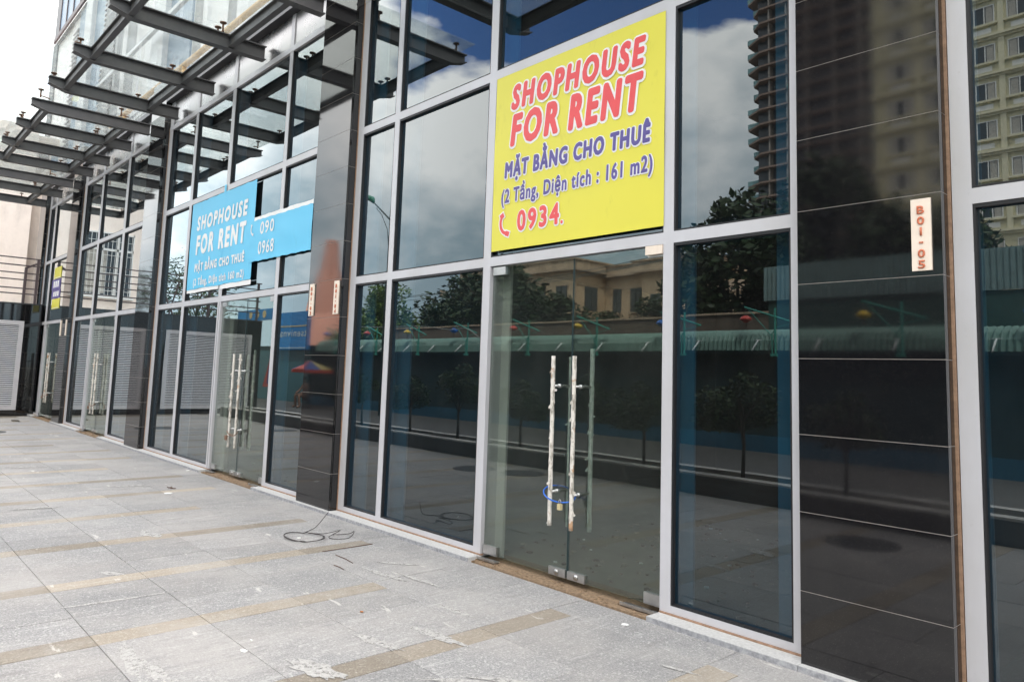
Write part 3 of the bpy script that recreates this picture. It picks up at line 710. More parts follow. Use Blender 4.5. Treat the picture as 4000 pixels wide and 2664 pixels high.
def fy():
    sheet(yb, 'vinyl_sheet', 'banner_yellow', -2.196, -.470, 2.452, 3.926, -.004, wav=.0045)
    y = -.0115
    text(yb, 'SHOPHOUSE', -2.00, -.628, 3.600, 3.815, y, 'print_red', .11, .18, 'print_white', .016)
    text(yb, 'FOR', -2.00, -1.455, 3.293, 3.567, y, 'print_red', .10, .18, 'print_white', .016)
    text(yb, 'RENT', -1.352, -.645, 3.283, 3.560, y, 'print_red', .10, .18, 'print_white', .016)
    text(yb, 'MẶT BẰNG CHO THUÊ', -2.055, -.580, 3.005, 3.250, y, 'print_navy', .06, .08, 'print_white', .009)
    text(yb, '(2 Tầng, Diện tích : 161 m2)', -2.085, -.560, 2.800, 2.990, y, 'print_navy', .045, .05, 'print_white', .007)
    text(yb, '0934', -1.885, -1.420, 2.585, 2.755, y, 'print_red', .08, 0, 'print_white', .010)
    text(yb, '.', -1.405, -1.380, 2.585, 2.612, y, 'print_red', .03, 0, 'print_white', .008)
    phone(yb, -2.085, 2.625, .105, y, 'print_red', 'print_white')
local(yb, fy)
bb = thing('blue_rent_banner', 'large blue rental banner with white lettering pasted across the mullions', 'banner', (-8.2, -.006, 2.53))
def fb():
    sheet(bb, 'vinyl_sheet', 'banner_blue', -9.405, -7.02, 2.575, 3.915, -.006, .006, seed=4, wav=.006)
    sheet(bb, 'bottom_hem', 'print_white', -9.40, -8.115, 2.520, 2.583, -.004, .004, 14, 1, seed=6, wav=.002)
    sheet(bb, 'bottom_hem', 'print_white', -8.06, -7.012, 2.512, 2.576, -.004, .004, 12, 1, seed=7, wav=.002)
    sheet(bb, 'repair_strip', 'banner_blue', -8.15, -8.07, 2.60, 4.02, -.0085, .004, 3, 14, seed=9, wav=.003)
    y = -.0135
    text(bb, 'SHOPHOUSE', -9.14, -7.255, 3.462, 3.690, y, 'print_white', .11, .10)
    text(bb, 'FOR RENT', -9.12, -7.265, 3.088, 3.395, y, 'print_white', .10, .06)
    text(bb, 'MẶT BẰNG CHO THUÊ', -9.11, -7.262, 2.800, 3.030, y, 'print_white', .06, .0)
    text(bb, '(2 Tầng, Diện tích 160 m2)', -9.125, -7.24, 2.590, 2.765, y, 'print_white', .05, .0)
local(bb, fb)
pb = thing('phone_banner', 'narrow blue banner strip with white phone number beside the granite pillar', 'banner', (-6.2, -.006, 2.8))
def fp():
    sheet(pb, 'vinyl_sheet', 'banner_blue', -7.115, -5.380, 2.800, 3.345, -.010, .006, seed=14, wav=.004)
    sheet(pb, 'top_hem', 'print_white', -7.117, -5.380, 3.340, 3.392, -.008, .006, 20, 1, seed=16, wav=.002)
    y = -.0165
    text(pb, '090', -6.80, -6.39, 3.140, 3.305, y, 'print_white', .05)
    text(pb, '0968', -6.825, -6.365, 2.880, 3.050, y, 'print_white', .035)
    phone(pb, -7.09, 3.20, .085, y, 'print_white')
local(pb, fp)
# number plates on the pillars
def plate(x0, x1, z0, z1, chars, label):
    p = thing('number_plate', label, 'number plate', ((x0 + x1) / 2, PF - .001, z0))
    def f():
        MB().box(x0, x1, PF - .013, PF - .002, z0, z1).build('plate_board', 'plate_cream', p)
        if not chars: return
        n = len(chars); H = z1 - z0; ch = .040; cx = (x0 + x1) / 2
        for i, c in enumerate(chars):
            zc = z1 - .055 - i * (H - .085) / (n - 1)
            w = .016 if c != '1' else .0045
            if c == '-': MB().box(cx - .009, cx + .009, PF - .0185, PF - .0132, zc - .003, zc + .003).build('numeral', 'plate_letter', p)
            else:
                me = text_mesh(c, cx - w, cx + w, zc - ch / 2, zc + ch / 2, .02); me.materials.append(MT['plate_letter']); o = put('numeral', me, p, (0, PF - .0165, 0))
                sm = o.modifiers.new('s', 'SOLIDIFY'); sm.thickness = .004; sm.offset = 0
    local(p, f)
plate(1.072, 1.161, 2.016, 2.367, 'B01-05', 'cream number plate B01-05 on the wide granite pillar')
plate(-4.60, -4.500, 2.020, 2.371, 'B01-04', 'cream number plate B01-04 on right edge of the pillar left of yellow banner')
plate(-5.142, -5.042, 2.020, 2.371, 'B01-03', 'cream number plate B01-03 on left edge of the pillar left of yellow banner')
plate(-16.92, -16.82, 2.0, 2.36, '', 'far narrow plate on the right edge of the second pillar from the wing')
plate(-17.46, -17.36, 2.0, 2.36, '', 'far narrow plate on the left edge of the second pillar from the wing')
# posters stuck on the furthest bay's upper pane
for x0, x1, z0, z1, mt, lab, bars in [(-19.38, -18.60, 3.47, 3.76, 'banner_yellow', 'uppermost yellow notice on the furthest upper pane', 0), (-19.55, -18.58, 3.20, 3.46, 'print_navy', 'dark violet notice with white print under the upper yellow one', 3), (-19.48, -18.54, 2.97, 3.19, 'print_navy', 'lower dark violet notice with white print on the furthest pane', 3), (-19.36, -18.50, 2.70, 2.955, 'banner_yellow', 'lowest yellow notice on the furthest upper pane', 0)]:
    o = MB().box(x0, x1, .026, .030, z0, z1).build('window_notice', mt); tag(o, lab, 'notice', 'notices on the furthest pane')
    for q in range(bars): bx('printed_block', 'print_white', o, x0 + .2 + .22 * q, x0 + .36 + .22 * q, .0235, .0255, z0 + .05, z1 - .05)
    if not bars: bx('printed_border', 'print_white', o, x0 + .03, x1 - .03, .0235, .0255, z0 + .015, z0 + .03)
# blue cable lock with brass padlock on the right door
lk = thing('cable_lock', 'blue cable lock looped round the door handles with brass padlock', 'lock', (-1.3, -.05, .6))
def fl():
    P = []
    for k in range(26):
        a = 2 * math.pi * k / 25 + 2.2; P.append((-1.335 + .135 * math.cos(a), -.02 + .085 * math.sin(a), .625 - .05 * math.cos(a) * .5 - .035 * math.sin(a) * -1))
    MB().tube(P, .0055, 8).build('cable_loop', 'blue_cable', lk, True)
    MB().box(-1.262, -1.232, -.118, -.095, .535, .575).build('padlock_body', 'kiosk_gold', lk)
    MB().tube([(-1.256, -.106, .575), (-1.256, -.106, .598), (-1.247, -.106, .606), (-1.238, -.106, .598), (-1.238, -.106, .575)], .003, 6).build('shackle', 'stainless', lk, True)
local(lk, fl)
for n_, (a, b_) in enumerate(DOORS[1:4]):
    mid = (a + b_) / 2; c = thing('door_chain', ['rusty chain and padlock round the handles below the blue banner', 'rusty chain hanging round the handles in the second bay', 'tangled chain round the handles in the furthest bay'][n_], 'chain', (mid, -.06, .6))
    def fc():
        m = MB(); n = 34
        for k in range(n):
            a0 = 2 * math.pi * k / n; a1 = 2 * math.pi * (k + 1.25) / n
            f = lambda t: (mid + .13 * math.cos(t), -.055 + .05 * math.sin(t), .585 + .025 * math.sin(2 * t))
            m.tube([f(a0), f(a1)], .006, 5)
        m.build('chain_loop', 'rusty_steel', c, True); MB().box(mid - .07, mid - .02, -.125, -.10, .50, .56).build('padlock_body', 'rusty_steel', c)
    local(c, fc)

# ------------------------------------------------------------------ louvered wing across the end
WX = -20.15
wg = thing('louvered_wing', 'low black granite wing with silver louver panels at the far end', 'building')
WY0, WY1 = -5.85, -.0
bx('wing_core', 'grout', wg, WX - 7, WX - .013, WY0, WY1 - .02, 0, 2.80)
# granite tiles
def wtile(ya, yb_, za, zb_): return MB().box(WX - .012, WX, ya + .0015, yb_ - .0015, za + .0015, zb_ - .0015).build('granite_tile', 'black_granite', wg)
yy = WY0
for ya, yb_ in [(-.40, -.0), (-2.98, -2.72), (-5.85, -5.55)]:
    for k in range(6): wtile(ya, yb_, .4 * k, .4 * (k + 1))
ys = [-5.85 + .65 * i for i in range(9)] + [0]
for a, b_ in zip(ys, ys[1:]): wtile(a, b_, 2.40, 2.83)
for a, b_ in [(-5.55, -4.9), (-4.9, -4.2), (-4.2, -3.55), (-3.55, -2.98), (-2.72, -2.0), (-2.0, -1.2), (-1.2, -.4)]: wtile(a, b_, 0, .143)
for k in range(7): MB().box(WX - .7 * (k + 1), WX - .7 * k - .003, WY0 - .012, WY0, 0, 2.83).build('granite_tile', 'black_granite', wg)
bx('parapet_coping', 'dark_trim', wg, WX - .25, WX + .02, WY0 - .02, .0, 2.832, 2.862)
for y0, y1 in ((-2.72, -.40), (-5.55, -2.98)):
    lp = bx('louver_panel', 'dark_trim', wg, WX - .012, WX - .006, y0, y1, .145, 2.40)
    m = MB(); w = .105; m.box(WX - .005, WX + .03, y0, y0 + w, .145, 2.40); m.box(WX - .005, WX + .03, y1 - w, y1, .145, 2.40); m.box(WX - .005, WX + .03, y0 + w, y1 - w, .145, .145 + w); m.box(WX - .005, WX + .03, y0 + w, y1 - w, 2.40 - w, 2.40)
    m.build('louver_frame', 'wing_metal', lp)
    m = MB(); z = .262
    while z < 2.28:
        m.add([(WX + .020, y0 + w, z), (WX + .020, y1 - w, z), (WX + .004, y1 - w, z + .021), (WX + .004, y0 + w, z + .021), (WX + .020, y0 + w, z + .004), (WX + .020, y1 - w, z + .004), (WX + .004, y1 - w, z + .025), (WX + .004, y0 + w, z + .025)],
              [(0, 1, 2, 3), (4, 7, 6, 5), (0, 4, 5, 1)]); z += .0475
    tag(m.build('louver_slat', 'slat_metal', lp), kind='stuff')
# railing on the wing roof
rg = thing('roof_railing', 'dark horizontal bar railing along the wing roof', 'railing')
for z in (4.03, 3.84, 3.64, 3.47, 3.245, 3.105): MB().bar((WX - .1, -5.8, z), (WX - .1, -.16, z), .03).build('rail_bar', 'rail_paint', rg)
for y in (-.20, -2.3, -4.2, -5.7): bx('rail_post', 'rail_paint', rg, WX - .13, WX - .07, y - .03, y + .03, 2.86, 4.03)
for y in (-.46,): bx('rail_post', 'rail_paint', rg, WX - .13, WX - .07, y - .03, y + .03, 2.86, 3.8)
MB().bar((WX - .1, -.46, 3.78), (WX - .1, -.16, 3.95), .05).build('sloping_brace', 'rail_paint', rg)
MB().bar((WX - .1, -3.3, 3.85), (WX - .1, -3.05, 2.86), .04).build('cross_brace', 'rail_paint', rg); MB().bar((WX - .1, -2.75, 3.85), (WX - .1, -3.15, 2.86), .04).build('cross_brace', 'rail_paint', rg)

# cream house behind the wing
ch = thing('cream_house', 'cream painted house behind the roof railing', 'house')
CX = -27.0
MB().box(CX - 9, CX, -4.1, .55, 0, 9.35).build('wall', 'cream_sunlit', ch)
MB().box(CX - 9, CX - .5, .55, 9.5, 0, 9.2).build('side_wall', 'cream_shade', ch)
bx('teal_band', 'teal_band', ch, CX, CX + .02, -4.1, .55, 3.02, 3.28); bx('teal_band', 'teal_band', ch, CX - .5, CX - .48, .55, 9, 3.02, 3.28)
def win(ch, xf, y0, y1, z0, z1, rows_=(.27,)):
    w = bx('window', 'window_dark', ch, xf, xf + .01, y0, y1, z0, z1); m = MB(); t = .05; n = max(2, int(round((y1 - y0) / .6)))
    m.box(xf + .01, xf + .06, y0, y0 + t, z0, z1); m.box(xf + .01, xf + .06, y1 - t, y1, z0, z1); m.box(xf + .01, xf + .06, y0, y1, z0, z0 + t); m.box(xf + .01, xf + .06, y0, y1, z1 - t, z1)
    zt = z1 - (z1 - z0) * rows_[0]; m.box(xf + .01, xf + .06, y0, y1, zt - .04, zt + .04)
    for i in range(1, n): y = y0 + (y1 - y0) * i / n; m.box(xf + .01, xf + .06, y - .04, y + .04, z0, z1)
    m.build('frame', 'window_white', w); m = MB()
    k = y0 + .1
    while k < y1: m.tube([(xf + .09, k, z0), (xf + .09, k, z1)], .008, 5); k += .13
    for z in (z0 + .2, (z0 + zt) / 2, zt - .2, (zt + z1) / 2): m.tube([(xf + .09, y0, z), (xf + .09, y1, z)], .008, 5)
    m.build('grille', 'window_white', w)
    bx('curtain', 'curtain', w, xf + .011, xf + .013, y0 + (y1 - y0) * .55, y1 - .1, z0 + .1, zt); bx('sill', 'window_white', w, xf, xf + .14, y0 - .1, y1 + .1, z0 - .08, z0)
win(ch, CX, -3.75, -2.15, 3.75, 6.05)
for y in (1.05, 1.42): bx('window', 'tower_glass', ch, CX - .5, CX - .47, y, y + .26, 8.0, 8.7)
bx('air_vent', 'rail_paint', ch, CX - .5, CX - .42, .68, .98, 8.05, 8.6)
for y in (2.0, 2.6): MB().tube([(CX - .4, y, 6), (CX - .4, y, 9.2)], .05, 8).build('down_pipe', 'pale_paint', ch, True)

# ------------------------------------------------------------------ street side, seen mirrored in the glass
pt = thing('kerb_planter', 'long low planter with pale kerbs along the paving edge', 'planter')
bx('front_wall', 'planter_front', pt, -19.0, 14, -4.50, -4.345, -.05, .235); bx('front_kerb', 'kerb', pt, -19.0, 14, -4.52, -4.34, .237, .262)
bx('back_kerb', 'kerb', pt, -19.0, 14, -5.10, -4.93, -.05, .262); bx('soil_bed', 'soil', pt, -19.0, 14, -4.928, -4.522, -.05, .19)
bx('end_kerb', 'kerb', pt, -19.12, -19.002, -5.10, -4.34, -.05, .262)
tag(MB().box(-60, 60, -10.3, -5.11, -.5, .0).build('road', 'asphalt'), kind='structure')
tag(MB().box(-60, -20.2, -10.3, 20, -.5, -.004).build('side_yard', 'street_grey'), kind='structure')
tag(MB().box(-20.14, -19.13, -5.10, -4.35, -.5, -.004).build('pavement', 'kerb'), kind='structure')

def tree_mesh(rx, ry, rz, n, leaf, seed, mat, clump=14, zmin=-.8, aspect=.5):
    rn = random.Random(seed); cl = []
    for k in range(clump):
        d = Vector((rn.gauss(0, 1), rn.gauss(0, 1), rn.gauss(0, 1))).normalized() * rn.uniform(.35, .86); cl.append((d, rn.uniform(.25, .46)))
    m = MB(); vs = []; fs = []
    for i in range(n):
        c, r = cl[i % clump]; d = Vector((rn.gauss(0, 1), rn.gauss(0, 1), rn.gauss(0, 1))).normalized() * r * (rn.random() ** .35)
        p = c + d
        if p.z < zmin: continue
        p = Vector((p.x * rx, p.y * ry, p.z * rz)); s = leaf * rn.uniform(.6, 1.3)
        a = Vector((rn.gauss(0, 1), rn.gauss(0, 1), rn.gauss(0, .6))).normalized(); b_ = a.cross(Vector((rn.gauss(0, 1), rn.gauss(0, 1), rn.gauss(0, 1)))).normalized() * aspect
        q = len(vs); vs += [p - a * s, p + b_ * s, p + a * s, p - b_ * s]; fs.append((q, q + 1, q + 2, q + 3))
    return m.add(vs, fs).mesh('crown', mat)
CR = {'dark': tree_mesh(1, 1, 1, 5200, .062, 1, 'leaf_dark', 20), 'dark2': tree_mesh(1, 1, 1, 5200, .062, 2, 'leaf_mid', 24), 'light': tree_mesh(1, 1, 1, 6000, .05, 3, 'leaf_light', 22),
      'bush': tree_mesh(1, 1, 1, 3600, .065, 4, 'leaf_mid', 16, -.6), 'feather': tree_mesh(1, 1, 1, 1500, .05, 5, 'leaf_mid', 13, aspect=.28)}
def tree(x, y, zc, rx, rz, kind, label, cat='tree', group=None, tr=.12, rot=0, base=0.0, name='broadleaf_tree'):
    t = thing(name, label, cat, (x, y, base), group); zc -= base
    put('crown', CR[kind], t, (0, 0, zc), (0, 0, rot), (rx, rx, rz))
    m = MB(); m.tube([(0, 0, 0), (.05 * rx, .03, zc * .5), (0, 0, zc)], [tr, tr * .75, tr * .4], 8)
    rn = random.Random(int(x * 10))
    for k in range(6):
        a = rn.uniform(0, 6.28); m.tube([(0, 0, zc * rn.uniform(.5, .85)), (rx * .35 * math.cos(a), rx * .35 * math.sin(a), zc + rz * .05), (rx * .7 * math.cos(a), rx * .7 * math.sin(a), zc + rz * rn.uniform(.1, .6))], [tr * .5, tr * .3, tr * .1], 6)
    m.build('trunk', 'bark', t, True)
for i, (x, zc, r, rz, lab) in enumerate([(-12.0, .98, .42, .42, 'clipped shrub furthest along the kerb planter'), (-10.2, .95, .50, .45, 'bushy shrub left of the two mirrored in the widest pane'), (-8.62, 1.18, .58, .50, 'round clipped tree right of the two mirrored in the widest pane'), (-6.9, .95, .48, .45, 'round shrub mirrored at the left edge of the glass door'),
        (-5.3, 1.05, .55, .48, 'round tree mirrored behind the door handles'), (-4.3, 1.0, .5, .46, 'round shrub mirrored at right of the glass door'), (-2.72, 1.12, .64, .52, 'round clipped tree mirrored in the pane right of the door'), (-1.3, 1.0, .5, .45, 'round shrub before the wide granite pillar')]):
    tree(x, -4.73, zc, r, rz, 'bush', lab, 'shrub', 'clipped shrubs in the kerb planter', .028, i * 1.3, .19, 'planter_shrub')

fn = thing('street_fence', 'dark green street wall with blue base under the corrugated awning', 'wall')
bx('fence_panel', 'fence_green', fn, -40, 14, -10.75, -10.45, .34, 2.35); bx('blue_base', 'fence_blue', fn, -40, 14, -10.77, -10.42, 0, .338)
aw = thing('corrugated_awning', 'long pale green corrugated awning along the street wall', 'awning')
prof = [(-11.15, 2.50), (-10.75, 2.535), (-10.5, 2.50), (-10.34, 2.42), (-10.25, 2.30), (-10.22, 2.10)]
m = MB(); x = -24.4; xs = []
while x < 12: xs.append(x); x += .055
vs = []; fs = []
for i, x in enumerate(xs):
    for j, (y, z) in enumerate(prof):
        o = .028 if i % 2 else -.028
        vs.append((x, y + (o if j > 2 else 0), z + (o if j <= 3 else 0)))
n = len(prof)
for i in range(len(xs) - 1):
    for j in range(n - 1): fs.append((i * n + j, i * n + j + 1, (i + 1) * n + j + 1, (i + 1) * n + j))
m.add(vs, fs).build('corrugated_sheet', 'awning_green', aw)
MB().box(-24.4, 12, -10.26, -10.22, 2.04, 2.10).build('edge_trim', 'fence_green', aw)
lr = MB().tube([(0, 0, 0), (0, .26, -.22)], .018, 6); lr.tube([(-.09, 0, .005), (.09, 0, .005)], .008, 6); lrm = lr.mesh('lamp_rod', 'white_rod', True)
x = -22.6
while x < 3: put('bracket_rod', lrm, aw, (x, -10.18, 2.30)); x += 1.42
ow_ = thing('old_garden_wall', 'stained brown masonry wall behind the green awning', 'wall')
bx('masonry', 'old_wall', ow_, -29, -8.2, -16.3, -16, 0, 3.42); bx('wall_cap', 'villa_parapet', ow_, -29, -8.2, -16.35, -15.95, 3.42, 3.48)
sh = thing('green_shed', 'green sheet metal shed with pale corrugated fascia', 'shed')
bx('shed_wall', 'shed_green', sh, -7.4, 5, -18, -14.0, 0, 3.54)
m = MB(); x = -7.5
while x < 5.1: m.box(x, x + .07, -13.98, -13.94, 3.545, 4.44); m.box(x + .07, x + .12, -13.985, -13.965, 3.545, 4.44); x += .12
m.build('corrugated_fascia', 'shed_fascia', sh)

# lantern posts
cols_ = ['red', 'yellow', 'blue']
seq = [(-22.75, 'blue'), (-20.24, 'red'), (-17.8, 'yellow'), (-15.23, 'blue'), (-12.48, 'red'), (-10.0, 'yellow'), (-7.35, 'blue'), (-5.17, 'red'), (-2.65, 'yellow'), (-.12, 'blue')]
where = ['furthest of all behind the left pillar', 'mirrored in the narrow left pane', 'mirrored left in the widest pane', 'mirrored right in the widest pane', 'mirrored at the left of the glass door', 'mirrored above the door handles', 'mirrored just right of the door', 'mirrored at right of that pane', 'mirrored in the wide granite pillar', 'beyond the wide granite pillar']
lm = {}
for c in cols_:
    pr_ = [(.02, .08), (.05, .078)] + [(.045 + .082 * math.sin(math.pi * (k + .5) / 8) + .004 * (k % 2), .07 - .14 * (k + .5) / 8) for k in range(8)] + [(.05, -.072), (.02, -.075)]
    lm[c] = MB().lathe(pr_, (0, 0, 0), 16).mesh('lantern_body', 'lantern_' + c, True)
tas = MB().tube([(0, 0, -.07), (.005, 0, -.12), (0, 0, -.20)], [.004, .012, .006], 6).mesh('tassel', 'twig_brown')
pm = MB(); pm.tube([(0, 0, 2.0), (0, 0, 2.95)], .022, 6); pm.tube([(-.07, 0, 2.0), (-.07, 0, 2.42), (0, 0, 2.52)], .012, 6); pm.box(-.10, .04, -.03, .03, 1.98, 2.03); pm = pm.mesh('post', 'green_paint')
am = MB(); am.tube([(-.69, 0, 3.0), (.42, 0, 2.64)], .02, 6); am.tube([(-.62, 0, 2.97), (-.05, 0, 2.36)], .009, 6); am.tube([(.42, 0, 2.64), (.02, 0, 2.56)], .010, 6); am = am.mesh('arm', 'green_paint')
for i, (x, c) in enumerate(seq):
    p = thing('lantern_post', 'thin green post with slanting arm, ' + where[i], 'post', (x, -10.16, 0), 'green lantern posts along the street'); put('post', pm, p); put('arm', am, p)
    l = thing('lantern', c + ' paper lantern ' + where[i], 'lantern', (x - .66, -10.16, 2.74), 'paper lanterns hung from the green posts'); put('lantern_body', lm[c], l); put('tassel', tas, l)
    MB().tube([(0, 0, .07), (0, 0, .22)], .003, 4).build('cord', 'wire', l)
tag(MB().tube(spline([(-21.5, -9.3, 2.98), (-19, -9.3, 2.86), (-16.5, -9.3, 2.83), (-15, -9.3, 2.70), (-14.2, -9.3, 2.70), (-13.5, -9.3, 2.35)], 5), .014, 6).build('overhead_wire', 'wire'), 'pale sagging wire strung above the green awning', 'wire')
for k, (z0, z1) in enumerate([(7.0, 7.9), (6.9, 8.0), (6.4, 7.4)]):
    tag(MB().tube(spline([(-46, -28 + k, z0), (-30, -28 + k, z0 + .25), (-14, -28 + k, z1 + .3)], 6), .02, 5).build('overhead_wire', 'lamp_pole'), ['uppermost', 'middle', 'lowest'][k] + ' dark wire crossing before the villa', 'wire')
# trees across the street
for a in [(-34.6, -20, 4.7, 2.5, 2.2, 'light', 'bright green rounded tree left of the dark ones'), (-30.6, -21.5, 4.3, 2.6, 2.0, 'light', 'bright green tree nearest the dark ones'), (-37.8, -20, 3.8, 2.0, 1.6, 'light', 'low bright green tree furthest left across the street'),
          (-27.6, -20, 4.2, 2.8, 2.2, 'dark', 'dark tree standing left of the villa'), (-24.2, -19.5, 4.4, 2.7, 2.3, 'dark', 'taller dark tree overlapping the villa corner'), (-21.0, -20, 3.4, 2.2, 1.5, 'dark', 'dark low tree before the villa windows'), (-18.1, -19.5, 3.1, 1.7, 1.15, 'dark2', 'mid green low tree before the villa'), (-30.2, -26, 4.6, 3, 2.4, 'dark', 'dark tree set back behind the bright green ones'),
          (-14.4, -19, 3.3, 1.7, 1.2, 'dark2', 'mid green tree left of the tall dark tree'), (-11.6, -19.5, 4.9, 2.9, 2.8, 'dark', 'tall dark tree below the balcony tower'), (-8.6, -20, 5.6, 3.2, 2.9, 'dark', 'large dark tree right of the balcony tower foot'), (-5.2, -20, 4.8, 2.2, 2.2, 'dark2', 'dark tree before the hotel'), (-1.5, -26, 5.4, 2.8, 2.6, 'dark2', 'tree hiding the lower hotel windows')]:
    tree(a[0], a[1], a[2], a[3], a[4], a[5], a[6], group='trees across the street', rot=a[0])
for i, a in enumerate([(-36.5, -9.5, 5.6, 2.6, 2.4), (-33.5, -8.5, 3.6, 2.0, 1.6), (-39.5, -7.5, 4.6, 2.4, 2.6)]):
    tree(*a[:5], 'feather', ['feathery tree high beyond the wing railing', 'low feathery tree beyond the wing corner', 'feathery tree furthest beyond the wing'][i], group='feathery trees beyond the wing', tr=.08, rot=i, name='feathery_tree')
# street lamps
def street_lamp(x, lab, hz=6.6, rot=0):
    t = thing('street_lamp', lab, 'street lamp', (x, -9.0, 0), rot=rot)
    MB().tube([(0, 0, 0), (0, 0, hz), (0, 0, hz + .35)], [.05, .035, .02], 8).build('pole', 'lamp_pole', t, True)
    MB().tube([(.35, 0, hz - .35), (0, 0, hz - .1), (-.7, 0, hz + .38), (-1.15, 0, hz + .68)], [.02, .028, .026, .024], 8).build('arm', 'lamp_pole', t, True)
    MB().tube([(-.04, 0, hz - 1.0), (-.15, 0, hz - .4), (-.55, 0, hz + .15), (-.9, 0, hz + .42)], .012, 6).build('brace', 'lamp_pole', t, True)
    MB().tube([(-1.10, 0, hz + .64), (-1.2, 0, hz + .76), (-1.5, 0, hz + .88), (-1.68, 0, hz + .92)], [.05, .10, .09, .03], 10).build('lamp_head', 'lamp_green', t, True)
street_lamp(-18.0, 'green headed street lamp mirrored left of the widest pane', 6.45); street_lamp(-4.20, 'green headed street lamp mirrored against the balcony tower', 6.75, R(62))

# old villa
vl = thing('old_villa', 'cream colonial villa with stained parapet and dark shutters', 'villa')
H = 11.35
def vblock(x0, x1, y0, y1, ztop):
    MB().box(x0, x1, y0, y1, 0, ztop - 1.0).build('wall', 'villa_wall', vl)
    MB().box(x0 - .7, x1 + .7, y0 - .7, y1 + .7, ztop - 1.05, ztop - .88).build('cornice', 'villa_soffit', vl)
    MB().box(x0 - .6, x1 + .6, y0 - .6, y1 + .6, ztop - .88, ztop - .12).build('parapet', 'villa_parapet', vl); MB().box(x0 - .75, x1 + .75, y0 - .75, y1 + .75, ztop - .12, ztop).build('coping', 'villa_parapet', vl)
vblock(-57, -41.9, -60, -43.4, H + .35); vblock(-41.85, -36.2, -60, -47.6, H + .1); vblock(-36.15, -30, -60, -45.6, H - .1)
def vwin(x, y, w, z0, z1, face='y'):
    if face == 'y':
        o = bx('window', 'window_dark', vl, x, x + w, y, y + .03, z0, z1); bx('shutter', 'villa_shutter', o, x, x + w * .46, y + .03, y + .1, z0, z1); bx('shutter', 'villa_shutter', o, x + w * .54, x + w, y + .03, y + .1, z0, z1)
        bx('sill', 'villa_parapet', o, x - .15, x + w + .15, y, y + .25, z0 - .15, z0)
    else:
        o = bx('window', 'window_dark', vl, x, x + .03, y, y + w, z0, z1); bx('shutter', 'villa_shutter', o, x + .03, x + .1, y, y + w * .46, z0, z1); bx('shutter', 'villa_shutter', o, x + .03, x + .1, y + w * .54, y + w, z0, z1)
for x, w in ((-48.9, 1.0), (-46.3, .9), (-44.0, 1.3), (-52.5, 1.2)): vwin(x, -43.4, w, 7.3, 9.4)
vwin(-41.9, -46.4, 1.6, 7.3, 9.4, 'x'); vwin(-40.9, -47.6, .9, 7.2, 9.3); vwin(-38.9, -47.6, 1.2, 7.2, 9.3); vwin(-35.2, -45.6, 1.0, 6.2, 8.4)
for x in (-61, -58): bx('bracket', 'villa_soffit', vl, x, x + .3, -43.4, -42.9, 9.4, 10.1)
r2 = thing('roof_terrace_house', 'pale low house with a roof terrace right of the villa', 'house')
bx('wall', 'villa_wall', r2, -31, -24.5, -52, -42, 0, 7.6); bx('terrace_parapet', 'villa_parapet', r2, -31.1, -24.4, -42, -41.8, 7.6, 8.4); bx('stair_hut', 'villa_wall', r2, -30.6, -27.6, -48, -43, 7.6, 9.8); bx('hut_roof', 'villa_parapet', r2, -30.8, -27.4, -48.2, -42.8, 9.8, 10.0)

# apartment tower with balconies
tw = thing('balcony_tower', 'dark apartment tower with stacked brown balcony slabs', 'tower')
TX0, TX1, TY = -67.4, -46.6, -120
bx('tower_shaft', 'tower_body', tw, TX0, TX1, TY - 25, TY, 0, 92)
for k in range(33):
    z = 4.2 + 2.76 * k; tipx = TX0 - (2.6 if k % 5 not in (3, 4) else 1.4)
    P = [(tipx, TY - 6, z), (tipx + .2, TY - .5, z), (TX0 + 1.2, TY + 1.7, z), (TX1, TY + 1.3, z), (TX1, TY - 6, z)]
    s_ = MB().poly(P, .34).build('balcony_slab', 'tower_slab', tw)
    m = MB().box(tipx + .25, TX0, TY - .45, TY - .4, z + .35, z + 1.35); m.box(tipx + .15, tipx + .2, TY - 6, TY - .45, z + .35, z + 1.35)
    m.build('balustrade', 'balcony_glass', s_)
for x in (-64.6, -61.2, -57.2, -52.3, -48.0): bx('party_fin', 'tower_line', tw, x - .13, x + .13, TY, TY + 1.25, 4, 92)
# hotel
ht = thing('hotel', 'cream hotel with rows of three light windows and ledges', 'hotel')
HY = -60
bx('hotel_wall', 'hotel_wall', ht, -22.6, 14, HY - 20, HY, 0, 46)
wm = MB().box(0, 2.1, -.02, .0, 0, 1.45).mesh('window', 'window_dark')
fm = MB(); fm.box(0, 2.1, .0, .06, 0, .07); fm.box(0, 2.1, 0, .06, 1.38, 1.45)
for x in (0, .67, 1.36, 2.03): fm.box(x, x + .07, 0, .06, .07, 1.38)
fm = fm.mesh('frame', 'window_white')
cm = MB().box(.1, .6, -.012, .002, .07, 1.38); cm.box(1.5, 1.98, -.012, .002, .07, 1.38); cm = cm.mesh('curtain', 'curtain')
sm_ = MB().box(-.2, 2.3, 0, .25, -.15, 0).mesh('sill', 'hotel_trim'); pn = MB().box(.25, 1.85, 0, .03, -.75, -.35).mesh('sill', 'window_white')
wm2 = MB().box(0, 2.1, 0, .012, 0, 1.45).mesh('window', 'window_dark')
